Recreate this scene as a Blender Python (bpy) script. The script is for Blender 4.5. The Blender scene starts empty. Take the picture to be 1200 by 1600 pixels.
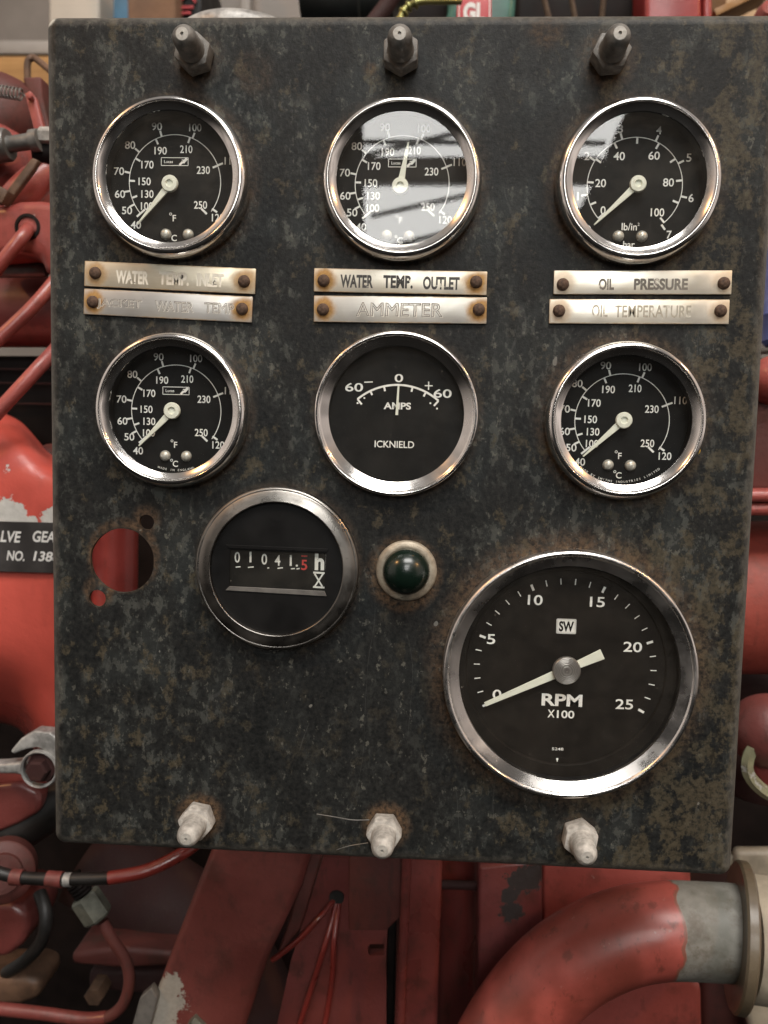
import bpy, bmesh, math, random
from mathutils import Vector, Matrix, noise
from mathutils.geometry import tessellate_polygon

random.seed(7)
C = bpy.context.scene.collection
sc = bpy.context.scene
PI = math.pi

# ------------------------------------------------------------------ camera
CAM = Vector((0.01215789, -0.3095085, 0.00421818))
RR = Vector((0.99831465, 0.05319665, 0.02319429))
RU = Vector((-0.02747121, 0.08113032, 0.99632485))
RF = Vector((-0.05111938, 0.99528287, -0.08245497))
FPX = 1294.0
cd = bpy.data.cameras.new('camera')
cam = bpy.data.objects.new('camera', cd)
C.objects.link(cam)
m3 = Matrix((RR, RU, -RF)).transposed()
cam.matrix_world = Matrix.Translation(CAM) @ m3.to_4x4()
cd.sensor_fit = 'VERTICAL'
cd.sensor_height = 36.0
cd.lens = 36.0 * FPX / 1600.0
cd.clip_start = 0.005
cd.clip_end = 100.0
cd.dof.use_dof = True
cd.dof.focus_distance = 0.306
cd.dof.aperture_fstop = 14.0
sc.camera = cam


def P(px, py, y):
    """point on the plane Y=y seen at photo pixel px,py (1200x1600)"""
    d = RR * ((px - 600) / FPX) + RU * ((800 - py) / FPX) + RF
    return CAM + d * ((y - CAM.y) / d.y)


def S(px, py, y):
    return (P(px + .5, py, y) - P(px - .5, py, y)).length


# ------------------------------------------------------------------ view, world, lights
sc.view_settings.view_transform = 'Standard'
sc.view_settings.look = 'None'
sc.view_settings.exposure = 0.0
sc.view_settings.gamma = 1.0
sc.view_settings.use_curve_mapping = False
try:
    sc.cycles.max_bounces = 8
    sc.cycles.transparent_max_bounces = 12
    sc.cycles.sample_clamp_indirect = 6.0
except Exception:
    pass


class NT:
    """tiny helper to write node trees"""
    def __init__(s, tree):
        s.t = tree; tree.nodes.clear()

    def n(s, typ, props=None, **ins):
        nd = s.t.nodes.new(typ)
        for k, v in (props or {}).items():
            setattr(nd, k, v)
        for k, v in ins.items():
            s.set(nd, k, v)
        return nd

    def set(s, nd, k, v):
        key = int(k[1:]) if (k[0] == 'i' and k[1:].isdigit()) else k.replace('_', ' ')
        sock = nd.inputs[key]
        if isinstance(v, bpy.types.NodeSocket):
            s.t.links.new(v, sock)
        elif isinstance(v, bpy.types.Node):
            s.t.links.new(v.outputs[0], sock)
        else:
            if sock.type == 'RGBA' and len(v) == 3:
                v = (*v, 1)
            sock.default_value = v

    def math(s, op, a, b=0.0, clamp=False):
        return s.n('ShaderNodeMath', {'operation': op, 'use_clamp': clamp}, i0=a, i1=b).outputs[0]

    def ramp(s, v, a, b, c0=0.0, c1=1.0, smooth=True):
        return s.n('ShaderNodeMapRange', {'interpolation_type': 'SMOOTHSTEP' if smooth else 'LINEAR'},
                   Value=v, From_Min=a, From_Max=b, To_Min=c0, To_Max=c1).outputs[0]

    def mix(s, f, a, b, blend='MIX'):
        nd = s.n('ShaderNodeMix', {'data_type': 'RGBA', 'blend_type': blend})
        s.set(nd, 'i0', f); s.set(nd, 'i6', a); s.set(nd, 'i7', b)
        return nd.outputs[2]

    def noise(s, vec, scale, detail=4.0, rough=.55, dist=0.0):
        return s.n('ShaderNodeTexNoise', None, Vector=vec, Scale=scale, Detail=detail, Roughness=rough,
                   Distortion=dist).outputs[0]

    def coords(s, sx=1, sy=1, sz=1, off=(0, 0, 0)):
        tc = s.n('ShaderNodeTexCoord')
        return s.n('ShaderNodeMapping', None, Vector=tc.outputs['Object'], Scale=(sx, sy, sz), Location=off).outputs[0]

    def dist(s, vec, p):
        return s.n('ShaderNodeVectorMath', {'operation': 'DISTANCE'}, i0=vec, i1=tuple(p)).outputs['Value']

    def out(s, sh):
        o = s.n('ShaderNodeOutputMaterial'); s.t.links.new(sh.outputs[0] if isinstance(sh, bpy.types.Node) else sh, o.inputs[0])


w = bpy.data.worlds.new('World')
sc.world = w
w.use_nodes = True
W = NT(w.node_tree)
tc = W.n('ShaderNodeTexCoord')
sp = W.n('ShaderNodeSeparateXYZ', None, Vector=tc.outputs['Generated'])
X_, Y_, Z_ = sp.outputs[0], sp.outputs[1], sp.outputs[2]
hall = W.mix(W.ramp(Z_, -.2, .75), (.010, .009, .008), (.26, .245, .23))
nz = W.noise(tc.outputs['Generated'], 11.0, 1.0, .4)
leftw = W.math('MULTIPLY', W.ramp(W.math('MULTIPLY', X_, -1.0), .50, .85), W.ramp(Z_, -.34, .0))
leftw = W.math('MULTIPLY', leftw, W.ramp(nz, .42, .54, .35, 1.0))
hall = W.mix(leftw, hall, (.80, .70, .63))
rightw = W.math('MULTIPLY', W.ramp(X_, .50, .82), W.ramp(Z_, -.34, -.02))
nzr = W.noise(tc.outputs['Generated'], 6.0, 1.0, .4)
rightw = W.math('MULTIPLY', rightw, W.ramp(nzr, .40, .55, .5, 1.0))
hall = W.mix(rightw, hall, (.80, .70, .64))
front = W.ramp(W.math('MULTIPLY', Y_, -1.0), .5, .93)
hall = W.mix(W.math('MULTIPLY', front, .8), hall, (.022, .021, .020))
bg = W.n('ShaderNodeBackground', None, Color=hall, Strength=1.0)
wo = W.n('ShaderNodeOutputWorld'); w.node_tree.links.new(bg.outputs[0], wo.inputs[0])


def mirror(px, py, L):
    p = P(px, py, L)
    return Vector((p.x, -L - 0.009, p.z))


def lamp_area(name, loc, target, sx, sy, power, col):
    ld = bpy.data.lights.new(name, 'AREA'); ld.shape = 'RECTANGLE'
    ld.size = sx; ld.size_y = sy; ld.energy = power; ld.color = col
    o = bpy.data.objects.new(name, ld); C.objects.link(o)
    o.location = loc
    o.rotation_euler = (Vector(target) - Vector(loc)).to_track_quat('-Z', 'Y').to_euler()
    return o


def lamp_point(name, loc, power, col, r):
    ld = bpy.data.lights.new(name, 'POINT'); ld.energy = power; ld.color = col; ld.shadow_soft_size = r
    o = bpy.data.objects.new(name, ld); C.objects.link(o); o.location = loc
    return o


SKY_E = 11.0
OVER_P = 165.0
lamp_area('overhead_skylight_light', (0.5, -2.1, 3.3), (0, 0, 0), 2.2, 1.4, OVER_P, (1.0, 0.965, 0.92))
lamp_point('warm_spot_light', (-2.5, -1.6, 2.5), 110, (1.0, 0.50, 0.17), 0.07)
lamp_point('warm_spot_light', (2.9, -1.7, 2.1), 110, (1.0, 0.50, 0.17), 0.07)


# ------------------------------------------------------------------ mesh helpers
class MB:
    def __init__(s):
        s.bm = bmesh.new(); s.mi = 0

    def _f(s, vs):
        try:
            f = s.bm.faces.new(vs); f.material_index = s.mi; f.smooth = True
            return f
        except ValueError:
            return None

    def lathe(s, prof, c=(0, 0, 0), axis=(0, -1, 0), seg=96, close=False):
        """prof: list of (radius, height along axis)"""
        ax = Vector(axis).normalized(); c = Vector(c)
        u = ax.orthogonal().normalized()
        if abs(ax.y) > .99:
            u = Vector((1, 0, 0))
        v = ax.cross(u)
        rings = []
        for r, h in prof:
            if r < 1e-9:
                rings.append([s.bm.verts.new(c + ax * h)])
            else:
                rings.append([s.bm.verts.new(c + ax * h + (u * math.cos(2 * PI * i / seg) + v * math.sin(2 * PI * i / seg)) * r) for i in range(seg)])
        pairs = list(zip(rings[:-1], rings[1:]))
        if close:
            pairs.append((rings[-1], rings[0]))
        for a, b in pairs:
            if len(a) == 1 and len(b) == 1:
                continue
            for i in range(seg):
                j = (i + 1) % seg
                if len(a) == 1:
                    s._f((a[0], b[i], b[j]))
                elif len(b) == 1:
                    s._f((a[i], b[0], a[j]))
                else:
                    s._f((a[i], b[i], b[j], a[j]))
        return s

    def prism(s, pts, vec, bev=0.0, seg=2):
        """extrude a planar outline by vec"""
        b2 = bmesh.new()
        vs = [b2.verts.new(p) for p in pts]
        f = b2.faces.new(vs)
        r = bmesh.ops.extrude_face_region(b2, geom=[f])
        nv = [g for g in r['geom'] if isinstance(g, bmesh.types.BMVert)]
        bmesh.ops.translate(b2, verts=nv, vec=vec)
        bmesh.ops.recalc_face_normals(b2, faces=b2.faces[:])
        if bev:
            bmesh.ops.bevel(b2, geom=[e for e in b2.edges if e.calc_face_angle(0) > .5], offset=bev, segments=seg, profile=.5, affect='EDGES', clamp_overlap=True)
        s._merge(b2)
        return s

    def pix(s, pts, y, t, bev=0.0, seg=3):
        """outline given in photo pixels on plane Y=y, extruded back by t"""
        return s.prism([P(a, b, y) for a, b in pts], Vector((0, t, 0)), bev, seg)

    def box(s, c, d, bev=0.0, rot=None, seg=2):
        b2 = bmesh.new()
        bmesh.ops.create_cube(b2, size=1.0)
        bmesh.ops.scale(b2, vec=d, verts=b2.verts[:])
        if bev:
            bmesh.ops.bevel(b2, geom=b2.edges[:], offset=bev, segments=seg, profile=.5, affect='EDGES', clamp_overlap=True)
        M = Matrix.Translation(Vector(c)) @ (rot.to_4x4() if rot else Matrix.Identity(4))
        bmesh.ops.transform(b2, matrix=M, verts=b2.verts[:])
        s._merge(b2)
        return s

    def _merge(s, b2):
        mp = {}
        for v in b2.verts:
            mp[v] = s.bm.verts.new(v.co)
        for f in b2.faces:
            s._f([mp[v] for v in f.verts])
        b2.free()

    def tube(s, path, rad, seg=20, n=10, smooth=True, cap=True, raw=False):
        pts = [Vector(p) for p in path]
        rs = rad if isinstance(rad, (list, tuple)) else [rad] * len(pts)
        if not raw and len(pts) > 2:
            q, rq = [], []
            for i in range(len(pts) - 1):
                p0 = pts[max(i - 1, 0)]; p1 = pts[i]; p2 = pts[i + 1]; p3 = pts[min(i + 2, len(pts) - 1)]
                for k in range(n):
                    t = k / n
                    q.append(.5 * ((2 * p1) + (p2 - p0) * t + (2 * p0 - 5 * p1 + 4 * p2 - p3) * t * t + (3 * p1 - p0 - 3 * p2 + p3) * t ** 3))
                    rq.append(rs[i] * (1 - t) + rs[i + 1] * t)
            q.append(pts[-1]); rq.append(rs[-1])
            pts, rs = q, rq
        T = [(pts[min(i + 1, len(pts) - 1)] - pts[max(i - 1, 0)]).normalized() for i in range(len(pts))]
        u = T[0].orthogonal().normalized()
        rings = []
        for i, p in enumerate(pts):
            u = (u - T[i] * u.dot(T[i])).normalized()
            v = T[i].cross(u)
            rings.append([s.bm.verts.new(p + (u * math.cos(2 * PI * k / seg) + v * math.sin(2 * PI * k / seg)) * rs[i]) for k in range(seg)])
        for a, b in zip(rings[:-1], rings[1:]):
            for k in range(seg):
                j = (k + 1) % seg
                s._f((a[k], a[j], b[j], b[k]))
        if cap:
            s._f(list(reversed(rings[0]))); s._f(rings[-1])
        return s

    def quad2(s, p, q, w_, y):
        """flat bar from p to q (local x,z) of width w_ at height y"""
        a = Vector((p[0], 0, p[1])); b = Vector((q[0], 0, q[1])); d = (b - a).normalized()
        n_ = Vector((-d.z, 0, d.x)) * (w_ / 2)
        vs = [s.bm.verts.new(Vector((v.x, y, v.z))) for v in (a - n_, b - n_, b + n_, a + n_)]
        s._f(vs)
        return s

    def arc(s, c, r, a0, a1, w_, y, n=64):
        """flat arc band, angles in degrees counter-clockwise seen from the front"""
        pv = None
        for i in range(n + 1):
            a = math.radians(a0 + (a1 - a0) * i / n)
            v1 = s.bm.verts.new((c[0] + math.cos(a) * (r - w_ / 2), y, c[1] + math.sin(a) * (r - w_ / 2)))
            v2 = s.bm.verts.new((c[0] + math.cos(a) * (r + w_ / 2), y, c[1] + math.sin(a) * (r + w_ / 2)))
            if pv:
                s._f((pv[0], v1, v2, pv[1]))
            pv = (v1, v2)
        return s

    def add_mesh(s, me, M):
        mp = [s.bm.verts.new(M @ v.co) for v in me.vertices]
        for p in me.polygons:
            f = s._f([mp[i] for i in p.vertices])
            if f:
                f.smooth = False
        return s

    def text(s, t, c, h, y, width=None, bold=0.0, rot=0.0, shear=0.0, outline=0.0, spacing=1.0, aspect=1.0, left=False):
        """flat lettering facing -Y; c = centre (x,z); h = capital height"""
        cu = bpy.data.curves.new('lettering', 'FONT')
        cu.body = t; cu.size = 1.0; cu.offset = bold; cu.shear = shear; cu.space_character = spacing
        cu.resolution_u = 5
        cu.fill_mode = 'FRONT'
        if outline:
            cu.fill_mode = 'NONE'; cu.bevel_depth = outline; cu.bevel_resolution = 1
        ob = bpy.data.objects.new('lettering', cu); C.objects.link(ob)
        dg = bpy.context.evaluated_depsgraph_get(); dg.update()
        me = bpy.data.meshes.new_from_object(ob.evaluated_get(dg))
        bpy.data.objects.remove(ob); bpy.data.curves.remove(cu)
        xs = [v.co.x for v in me.vertices]; ys = [v.co.y for v in me.vertices]
        x0, x1, y0, y1 = min(xs), max(xs), min(ys), max(ys)
        if any(ch in 'gjpqy,' for ch in t) or t in ('-', '.', '+'):
            k = h / .73; yc = .365
        else:
            k = h / (y1 - y0); yc = (y0 + y1) / 2
        kx = (width / (x1 - x0)) if width else k * aspect
        xc = x0 if left else (x0 + x1) / 2
        # curve x,y -> local x,z ; curve z -> -y
        A = Matrix(((kx, 0, 0, -xc * kx), (0, 0, -k, 0), (0, k, 0, -yc * k), (0, 0, 0, 1)))
        Rm = Matrix.Rotation(-rot, 4, 'Y')
        M = Matrix.Translation(Vector((c[0], y, c[1]))) @ Rm @ A
        s.add_mesh(me, M)
        bpy.data.meshes.remove(me)
        return s

    def mesh(s, name, mats, off=Vector(), angle=35, normals=True):
        if normals:
            bmesh.ops.recalc_face_normals(s.bm, faces=s.bm.faces[:])
        if off.length:
            bmesh.ops.translate(s.bm, verts=s.bm.verts[:], vec=-off)
        me = bpy.data.meshes.new(name)
        s.bm.to_mesh(me); s.bm.free()
        for mt in (mats if isinstance(mats, (list, tuple)) else [mats]):
            me.materials.append(mt)
        me.set_sharp_from_angle(angle=math.radians(angle))
        return me

    def build(s, name, mats, parent=None, world=True, angle=35, normals=True, label=None):
        """world=True: vertices were given in world coordinates"""
        o = bpy.data.objects.new(name, s.mesh(name, mats, Vector(), angle, normals))
        C.objects.link(o)
        if parent:
            o.parent = parent
            if world:
                o.location = -wloc(parent)
        if label:
            o['label'] = label
        return o


def wloc(o):
    v = Vector()
    while o:
        v += o.location; o = o.parent
    return v


def tag(o, label, cat, group=None, kind=None):
    if label: o['label'] = label
    if cat: o['category'] = cat
    if group: o['group'] = group
    if kind: o['kind'] = kind
    return o


def empty(name, loc, label, cat, group=None):
    o = bpy.data.objects.new(name, None); C.objects.link(o); o.location = loc
    o.empty_display_size = 0.02
    return tag(o, label, cat, group)


# ------------------------------------------------------------------ materials
def new_mat(name):
    m = bpy.data.materials.new(name); m.use_nodes = True
    return m, NT(m.node_tree)


def bsdf(T, col, rough, metal=0.0, bump=None, bstr=.2, bdist=.001, **kw):
    b = T.n('ShaderNodeBsdfPrincipled', None, Base_Color=col, Roughness=rough, Metallic=metal)
    for k, v in kw.items():
        T.set(b, k, v)
    if bump is not None:
        bn = T.n('ShaderNodeBump', None, Height=bump, Strength=bstr, Distance=bdist)
        T.t.links.new(bn.outputs[0], b.inputs['Normal'])
    T.out(b)


def simple(name, col, rough=.5, metal=0.0, var=.25, scale=120, bstr=.12, **kw):
    m, T = new_mat(name)
    co = T.coords()
    n1 = T.noise(co, scale, 5, .6)
    n2 = T.noise(co, scale * .22, 3, .6)
    f = T.ramp(T.math('ADD', T.math('MULTIPLY', n1, .5), T.math('MULTIPLY', n2, .5)), .35, .65)
    c0 = tuple(c * (1 - var) for c in col); c1 = tuple(min(1, c * (1 + var)) for c in col)
    bsdf(T, T.mix(f, c0, c1), T.ramp(n2, .3, .7, max(.03, rough - .1), rough + .12), metal, n1, bstr, .0006, **kw)
    return m


def red_paint(name, col=(.30, .035, .025), rough=.34, chip=.0, chip_col=(.36, .34, .31), dirt=.35, spots=(), base=Vector(), scale=70, coat=.3):
    m, T = new_mat(name)
    co = T.coords()
    n1 = T.noise(co, scale, 6, .6)
    n2 = T.noise(co, scale * .28, 4, .6)
    n3 = T.noise(co, scale * 6, 4, .65)
    c = T.mix(T.ramp(n2, .3, .7), tuple(x * .78 for x in col), tuple(min(1, x * 1.22) for x in col))
    c = T.mix(T.ramp(n1, .50, .72, 0, dirt), c, (.040, .018, .012))
    n4 = T.noise(T.coords(1, 1, .35), scale * 2.2, 5, .7)
    c = T.mix(T.ramp(n4, .55, .68, 0, dirt * .7), c, (.03, .014, .010))
    c = T.mix(T.ramp(n3, .62, .72, 0, dirt * .8), c, (.07, .03, .02))
    mask = 0.0
    if chip:
        mask = T.ramp(T.math('ADD', T.math('MULTIPLY', n1, .75), T.math('MULTIPLY', n3, .25)), .68 - chip * .2, .70 - chip * .2)
    for (p, r) in spots:
        d = T.dist(co, Vector(p) - base)
        e = T.math('ADD', T.math('DIVIDE', d, r), T.math('MULTIPLY', T.math('SUBTRACT', T.noise(co, 170, 7, .75), .5), 2.6))
        k = T.ramp(e, .98, 1.02, 1, 0)
        mask = k if isinstance(mask, float) and mask == 0.0 else T.math('MAXIMUM', mask, k)
    ro = T.ramp(n2, .3, .7, rough - .08, rough + .14)
    bump = T.math('ADD', T.math('MULTIPLY', n3, .4), n1)
    if not (isinstance(mask, float)):
        cc = T.mix(n3, tuple(x * .7 for x in chip_col), tuple(x * 1.25 for x in chip_col))
        c = T.mix(mask, c, cc)
        bump = T.math('SUBTRACT', bump, T.math('MULTIPLY', mask, .8))
    bsdf(T, c, ro, 0.0, bump, .42, .0010, Coat_Weight=coat, Coat_Roughness=.22)
    return m


def chrome(name, col=(.80, .77, .74), rough=.11, wear=.0):
    m, T = new_mat(name)
    co = T.coords()
    n1 = T.noise(co, 260, 5, .65); n2 = T.noise(co, 60, 4, .6)
    f = T.ramp(n1, .60, .78, 0, .12 + wear)
    c = T.mix(f, col, tuple(x * (.55 - .25 * wear) for x in (col[0], col[1] * .92, col[2] * .82)))
    r = T.math('ADD', T.ramp(n2, .3, .75, rough * .7, rough * 1.8), T.math('MULTIPLY', f, .35))
    bsdf(T, c, r, 1.0, n1, .015 + .12 * wear, .0002)
    return m


def glass_mat(name, ior=1.42, dust=.008):
    m, T = new_mat(name)
    ge = T.n('ShaderNodeNewGeometry')
    cs_ = T.math('ABSOLUTE', T.n('ShaderNodeVectorMath', {'operation': 'DOT_PRODUCT'}, i0=ge.outputs['Normal'], i1=ge.outputs['Incoming']).outputs['Value'])
    f0 = 2 * ((ior - 1) / (ior + 1)) ** 2 * .92        # both faces of the pane
    fr = T.n('ShaderNodeMath', {'operation': 'MULTIPLY_ADD'}, i0=T.math('POWER', T.math('SUBTRACT', 1.0, cs_), 5.0), i1=1 - f0, i2=f0)
    tr = T.n('ShaderNodeBsdfTransparent', None, Color=(.95, .96, .95))
    gl = T.n('ShaderNodeBsdfGlossy', None, Color=(1, 1, 1), Roughness=.015)
    mx = T.n('ShaderNodeMixShader', None, i0=fr.outputs[0], i1=tr.outputs[0], i2=gl.outputs[0])
    co = T.coords()
    df = T.n('ShaderNodeBsdfDiffuse', None, Color=(.55, .5, .42))
    f = T.math('ADD', T.ramp(T.noise(co, 900, 2, .5),   .74, .79, 0, .2), T.ramp(T.noise(co, 90, 5, .7), .35, .8, dust * .3, dust))
    mx2 = T.n('ShaderNodeMixShader', None, i0=f, i1=mx.outputs[0], i2=df.outputs[0])
    T.out(mx2)
    return m


PW, PH, BR = .1326, .1580, .0045       # half width, half height and fold radius of the panel


# front sheet paint: mottled, rusted around the openings
def panel_paint():
    m, T = new_mat('weathered_black_paint')
    co = T.coords()
    cs = T.coords(1, 1, .7)
    cs2 = T.coords(1, 1, .8, (.31, 0, .17))
    big = T.noise(T.coords(1, 1, .7, (.7, .2, .1)), 17, 4, .6)
    n1 = T.noise(cs, 230, 7, .70)
    n2 = T.noise(cs2, 95, 9, .74)
    n3 = T.noise(co, 520, 6, .65)
    n4 = T.noise(co, 1700, 3, .6)
    blot = T.noise(T.coords(1, 1, .7, (.13, .5, .77)), 330, 5, .66)
    cloud = T.noise(T.coords(1, 1, .62, (.9, .1, .35)), 58, 6, .66)
    calm = T.ramp(T.dist(co, (-.01, 0, -.098)), .025, .085, .30, 1.0)
    sx = T.n('ShaderNodeSeparateXYZ', None, Vector=co)
    c = T.mix(T.ramp(big, .3, .7), (.0050, .0064, .0072), (.0098, .0108, .0110))
    c = T.mix(T.ramp(n3, .3, .7), T.mix(.45, c, (.004, .004, .004)), T.mix(.25, c, (.05, .05, .046)))
    c = T.mix(T.math('MULTIPLY', T.ramp(cloud, .46, .64), T.math('MULTIPLY', calm, .45)), c, (.034, .039, .038))
    pale = T.math('MULTIPLY', T.ramp(n1, .51, .575), T.ramp(T.math('ADD', T.math('MULTIPLY', big, .6), cloud), .74, .92, .06, 1.0))
    c = T.mix(T.math('MULTIPLY', T.math('MULTIPLY', pale, calm), T.ramp(T.dist(co, (-.10, 0, .13)), .03, .2, 1.0, .68)), c, (.064, .068, .061))
    bl = T.math('MULTIPLY', T.ramp(blot, .585, .64), T.ramp(cloud, .42, .6, .1, .9))
    c = T.mix(T.math('MULTIPLY', bl, .7), c, (.115, .114, .096))
    # brown staining, stronger towards the lower corners and the right edge
    edge = T.math('ADD', T.ramp(sx.outputs[0], .05, .125, 0, .075), T.ramp(sx.outputs[2], -.02, -.15, 0, .03))
    br = T.math('MULTIPLY', T.ramp(T.math('ADD', n2, edge), .555, .61), T.ramp(n3, .36, .58, .3, 1))
    c = T.mix(T.math('MULTIPLY', T.math('MULTIPLY', br, calm), .65), c, T.mix(n1, (.036, .030, .018), (.118, .098, .062)))
    # rust halos
    rust = None
    for (x, z, r, wd, st) in RUST:
        d = T.dist(co, (x, -.0, z))
        a = T.math('ABSOLUTE', T.math('SUBTRACT', d, r))
        k = T.ramp(T.math('ADD', a, T.math('MULTIPLY', T.math('SUBTRACT', n2, .5), wd * 2.2)), 0, wd, st, 0)
        rust = k if rust is None else T.math('MAXIMUM', rust, k)
    rust = T.math('MULTIPLY', T.math('MULTIPLY', rust, T.ramp(n3, .34, .6, .15, 1)), T.ramp(n2, .36, .58, .25, 1))
    c = T.mix(rust, c, T.mix(n3, (.05, .028, .014), (.17, .105, .058)))
    # paler folded edges: rubbed paint, and the top fold's highlight put into the colour
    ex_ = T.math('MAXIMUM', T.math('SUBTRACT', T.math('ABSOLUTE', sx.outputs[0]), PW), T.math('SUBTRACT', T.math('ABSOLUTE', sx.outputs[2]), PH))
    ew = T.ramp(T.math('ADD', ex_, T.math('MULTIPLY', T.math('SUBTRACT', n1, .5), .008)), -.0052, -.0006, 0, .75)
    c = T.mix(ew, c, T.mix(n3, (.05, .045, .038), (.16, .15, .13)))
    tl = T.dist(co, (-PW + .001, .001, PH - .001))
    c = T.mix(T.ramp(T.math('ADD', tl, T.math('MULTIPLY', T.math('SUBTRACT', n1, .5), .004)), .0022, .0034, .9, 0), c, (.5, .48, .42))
    # little chips and dust specks
    c = T.mix(T.ramp(n4, .70, .745, 0, .5), c, (.17, .165, .15))
    chipn = T.noise(T.coords(1, 1, .8, (.4, .4, .9)), 150, 2, .5)
    c = T.mix(T.ramp(chipn, .735, .75, 0, .75), c, (.16, .155, .14))
    scr = T.n('ShaderNodeTexWave', {'wave_type': 'BANDS'}, Vector=T.coords(1, 0, .35, (.2, 0, .3)), Scale=16, Distortion=9, Detail=1, Detail_Scale=2.2).outputs[1]
    c = T.mix(T.math('MULTIPLY', T.ramp(scr, .9985, .9998, 0, .2), T.ramp(cloud, .5, .6)), c, (.10, .10, .095))
    c = T.mix(T.ramp(n3, .69, .73, 0, .6), c, (.15, .14, .115))
    ro = T.math('ADD', T.ramp(n1, .3, .7, .42, .56), T.math('MULTIPLY', rust, .3))
    bump = T.math('ADD', T.math('ADD', T.math('MULTIPLY', n3, .6), T.math('MULTIPLY', n1, .5)), T.math('MULTIPLY', n4, .25))
    bsdf(T, c, ro, 0.0, bump, .45, .0006, Specular_IOR_Level=.17)
    return m


# (x, z, ring radius, width, strength) on the panel
RUST = [(-.0840, .0985, .0285, .006, .35), (0, .0985, .0288, .005, .30), (.0836, .0985, .0285, .006, .40),
        (-.0833, .0147, .0285, .004, .25), (0, .0150, .030, .004, .25), (.0830, .0145, .0285, .006, .45),
        (-.0432, -.0435, .030, .004, .3), (.0666, -.0797, .047, .010, .6), (.0045, -.0448, .0115, .0045, .9),
        (-.1035, -.041, .0125, .003, .8), (-.0945, -.0268, .003, .004, .7), (-.1130, -.0550, .0042, .003, 1.0),
        (-.0733, -.1432, .0065, .0045, .95), (0, -.1432, .0065, .0045, .95), (.0732, -.1432, .0065, .003, .35),
        (-.0756, .142, .006, .006, .35), (.072, .142, .007, .006, .45), (-.0125, .1385, .001, .0028, .55), (-.055, .137, .004, .006, .25), (.05, .152, .003, .006, .45)]

M = {}
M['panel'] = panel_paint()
M['chrome'] = chrome('polished_chrome', rough=.16)
M['chrome_dull'] = chrome('dulled_chrome', (.76, .73, .70), .24, .05)
M['worn'] = chrome('worn_grey_metal', (.26, .245, .225), .30, .4)
M['glass'] = glass_mat('gauge_glass', dust=.010)
M['glass_dusty'] = glass_mat('dusty_gauge_glass', dust=.045)
M['glass_clear'] = glass_mat('meter_glass', 1.33, .022)
M['dial'] = simple('dial_black', (.0085, .0088, .0090), .6, 0, .3, 160, .05, Specular_IOR_Level=.12)
M['dial_brown'] = simple('dial_brown_black', (.0095, .0076, .0062), .6, 0, .35, 140, .05, Specular_IOR_Level=.15)
M['white'] = simple('dial_white_print', (.80, .80, .77), .6, 0, .08, 400, .02)
M['cream'] = simple('pointer_cream', (.74, .76, .66), .45, 0, .06, 300, .03)
M['cup'] = simple('cup_black', (.010, .010, .011), .4, 0, .2, 200, .05, Specular_IOR_Level=.3)
M['screwhead'] = simple('screw_zinc', (.50, .49, .44), .25, .35, .2, 500, .05)
M['zinc'] = simple('stud_grey_paint', (.36, .345, .315), .6, 0, .35, 420, .45)
M['zinc_dark'] = simple('stud_dull_steel', (.12, .115, .105), .5, 0, .4, 420, .45)  # same stud grey darkened, the shade of the undersides put into the colour
M['tip'] = simple('stud_tip_grey', (.36, .35, .32), .5, 0, .2, 700, .2)
M['rivet'] = simple('rivet_rust', (.075, .045, .030), .7, .2, .5, 900, .7)
M['black'] = simple('black_plastic', (.006, .006, .006), .45, 0, .2, 200, .05, Specular_IOR_Level=.2)
M['black_ink'] = simple('black_ink', (.03, .028, .022), .6, 0, .4, 900, .05)
M['digit'] = simple('counter_white', (.78, .78, .76), .6, 0, .1, 400, .02)
M['digit_red'] = simple('counter_red', (.55, .05, .045), .6, 0, .1, 400, .02)
M['hub'] = simple('turned_aluminium', (.66, .62, .58), .28, 1.0, .12, 300, .08)
M['tan_ring'] = simple('tarnished_ring', (.34, .30, .235), .5, .45, .3, 350, .2)
M['rubber'] = simple('black_rubber', (.010, .009, .008), .45, 0, .3, 200, .2)
M['dark'] = simple('oily_dark_metal', (.007, .0045, .004), .65, 0, .5, 60, .3, Specular_IOR_Level=.15)  # dark metal, near black so deep background parts carry their shade as colour
M['darkred'] = red_paint('dark_red_paint', (.028, .006, .005), .75, 0, dirt=.6, coat=0)
M['brownred'] = red_paint('brown_red_paint', (.085, .02, .015), .6, .0, dirt=.7, coat=0)
M['galv'] = simple('galvanised_metal', (.33, .325, .31), .5, .35, .4, 300, .4)
M['grey_steel'] = simple('grey_steel', (.14, .135, .125), .42, .3, .3, 200, .25)
M['rusty'] = simple('rusty_brown_steel', (.10, .055, .032), .65, 0, .4, 140, .5)
M['nutgrey'] = simple('olive_grey_nut', (.115, .118, .095), .5, .2, .3, 260, .4)
M['whiteplate'] = simple('label_white', (.62, .62, .60), .6, 0, .06, 300, .02)
M['labelblack'] = simple('label_black', (.035, .032, .031), .5, 0, .4, 90, .1)


def green_lens():
    m, T = new_mat('green_lens')
    co = T.coords()
    n = T.noise(co, 700, 3, .6)
    c = T.mix(T.ramp(n, .72, .78, 0, .2), (.0035, .0105, .0068), (.2, .2, .15))
    bsdf(T, c, T.ramp(T.noise(co, 120, 4, .6), .3, .7, .2, .34), 0.0, Coat_Weight=.25, Coat_Roughness=.12)
    return m


M['lens'] = green_lens()


def hub_mat():
    m, T = new_mat('turned_aluminium_rings')
    co = T.coords()
    r = T.math('MULTIPLY', T.dist(co, (0, 0, 0)), 1.0)
    n = T.n('ShaderNodeTexWave', {'wave_type': 'RINGS', 'rings_direction': 'SPHERICAL'}, Vector=co, Scale=900, Distortion=1.5, Detail=2).outputs[1]
    bsdf(T, T.mix(n, (.52, .48, .45), (.74, .70, .66)), .3, .9, n, .25, .0003)
    return m


M['hubring'] = hub_mat()


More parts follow.
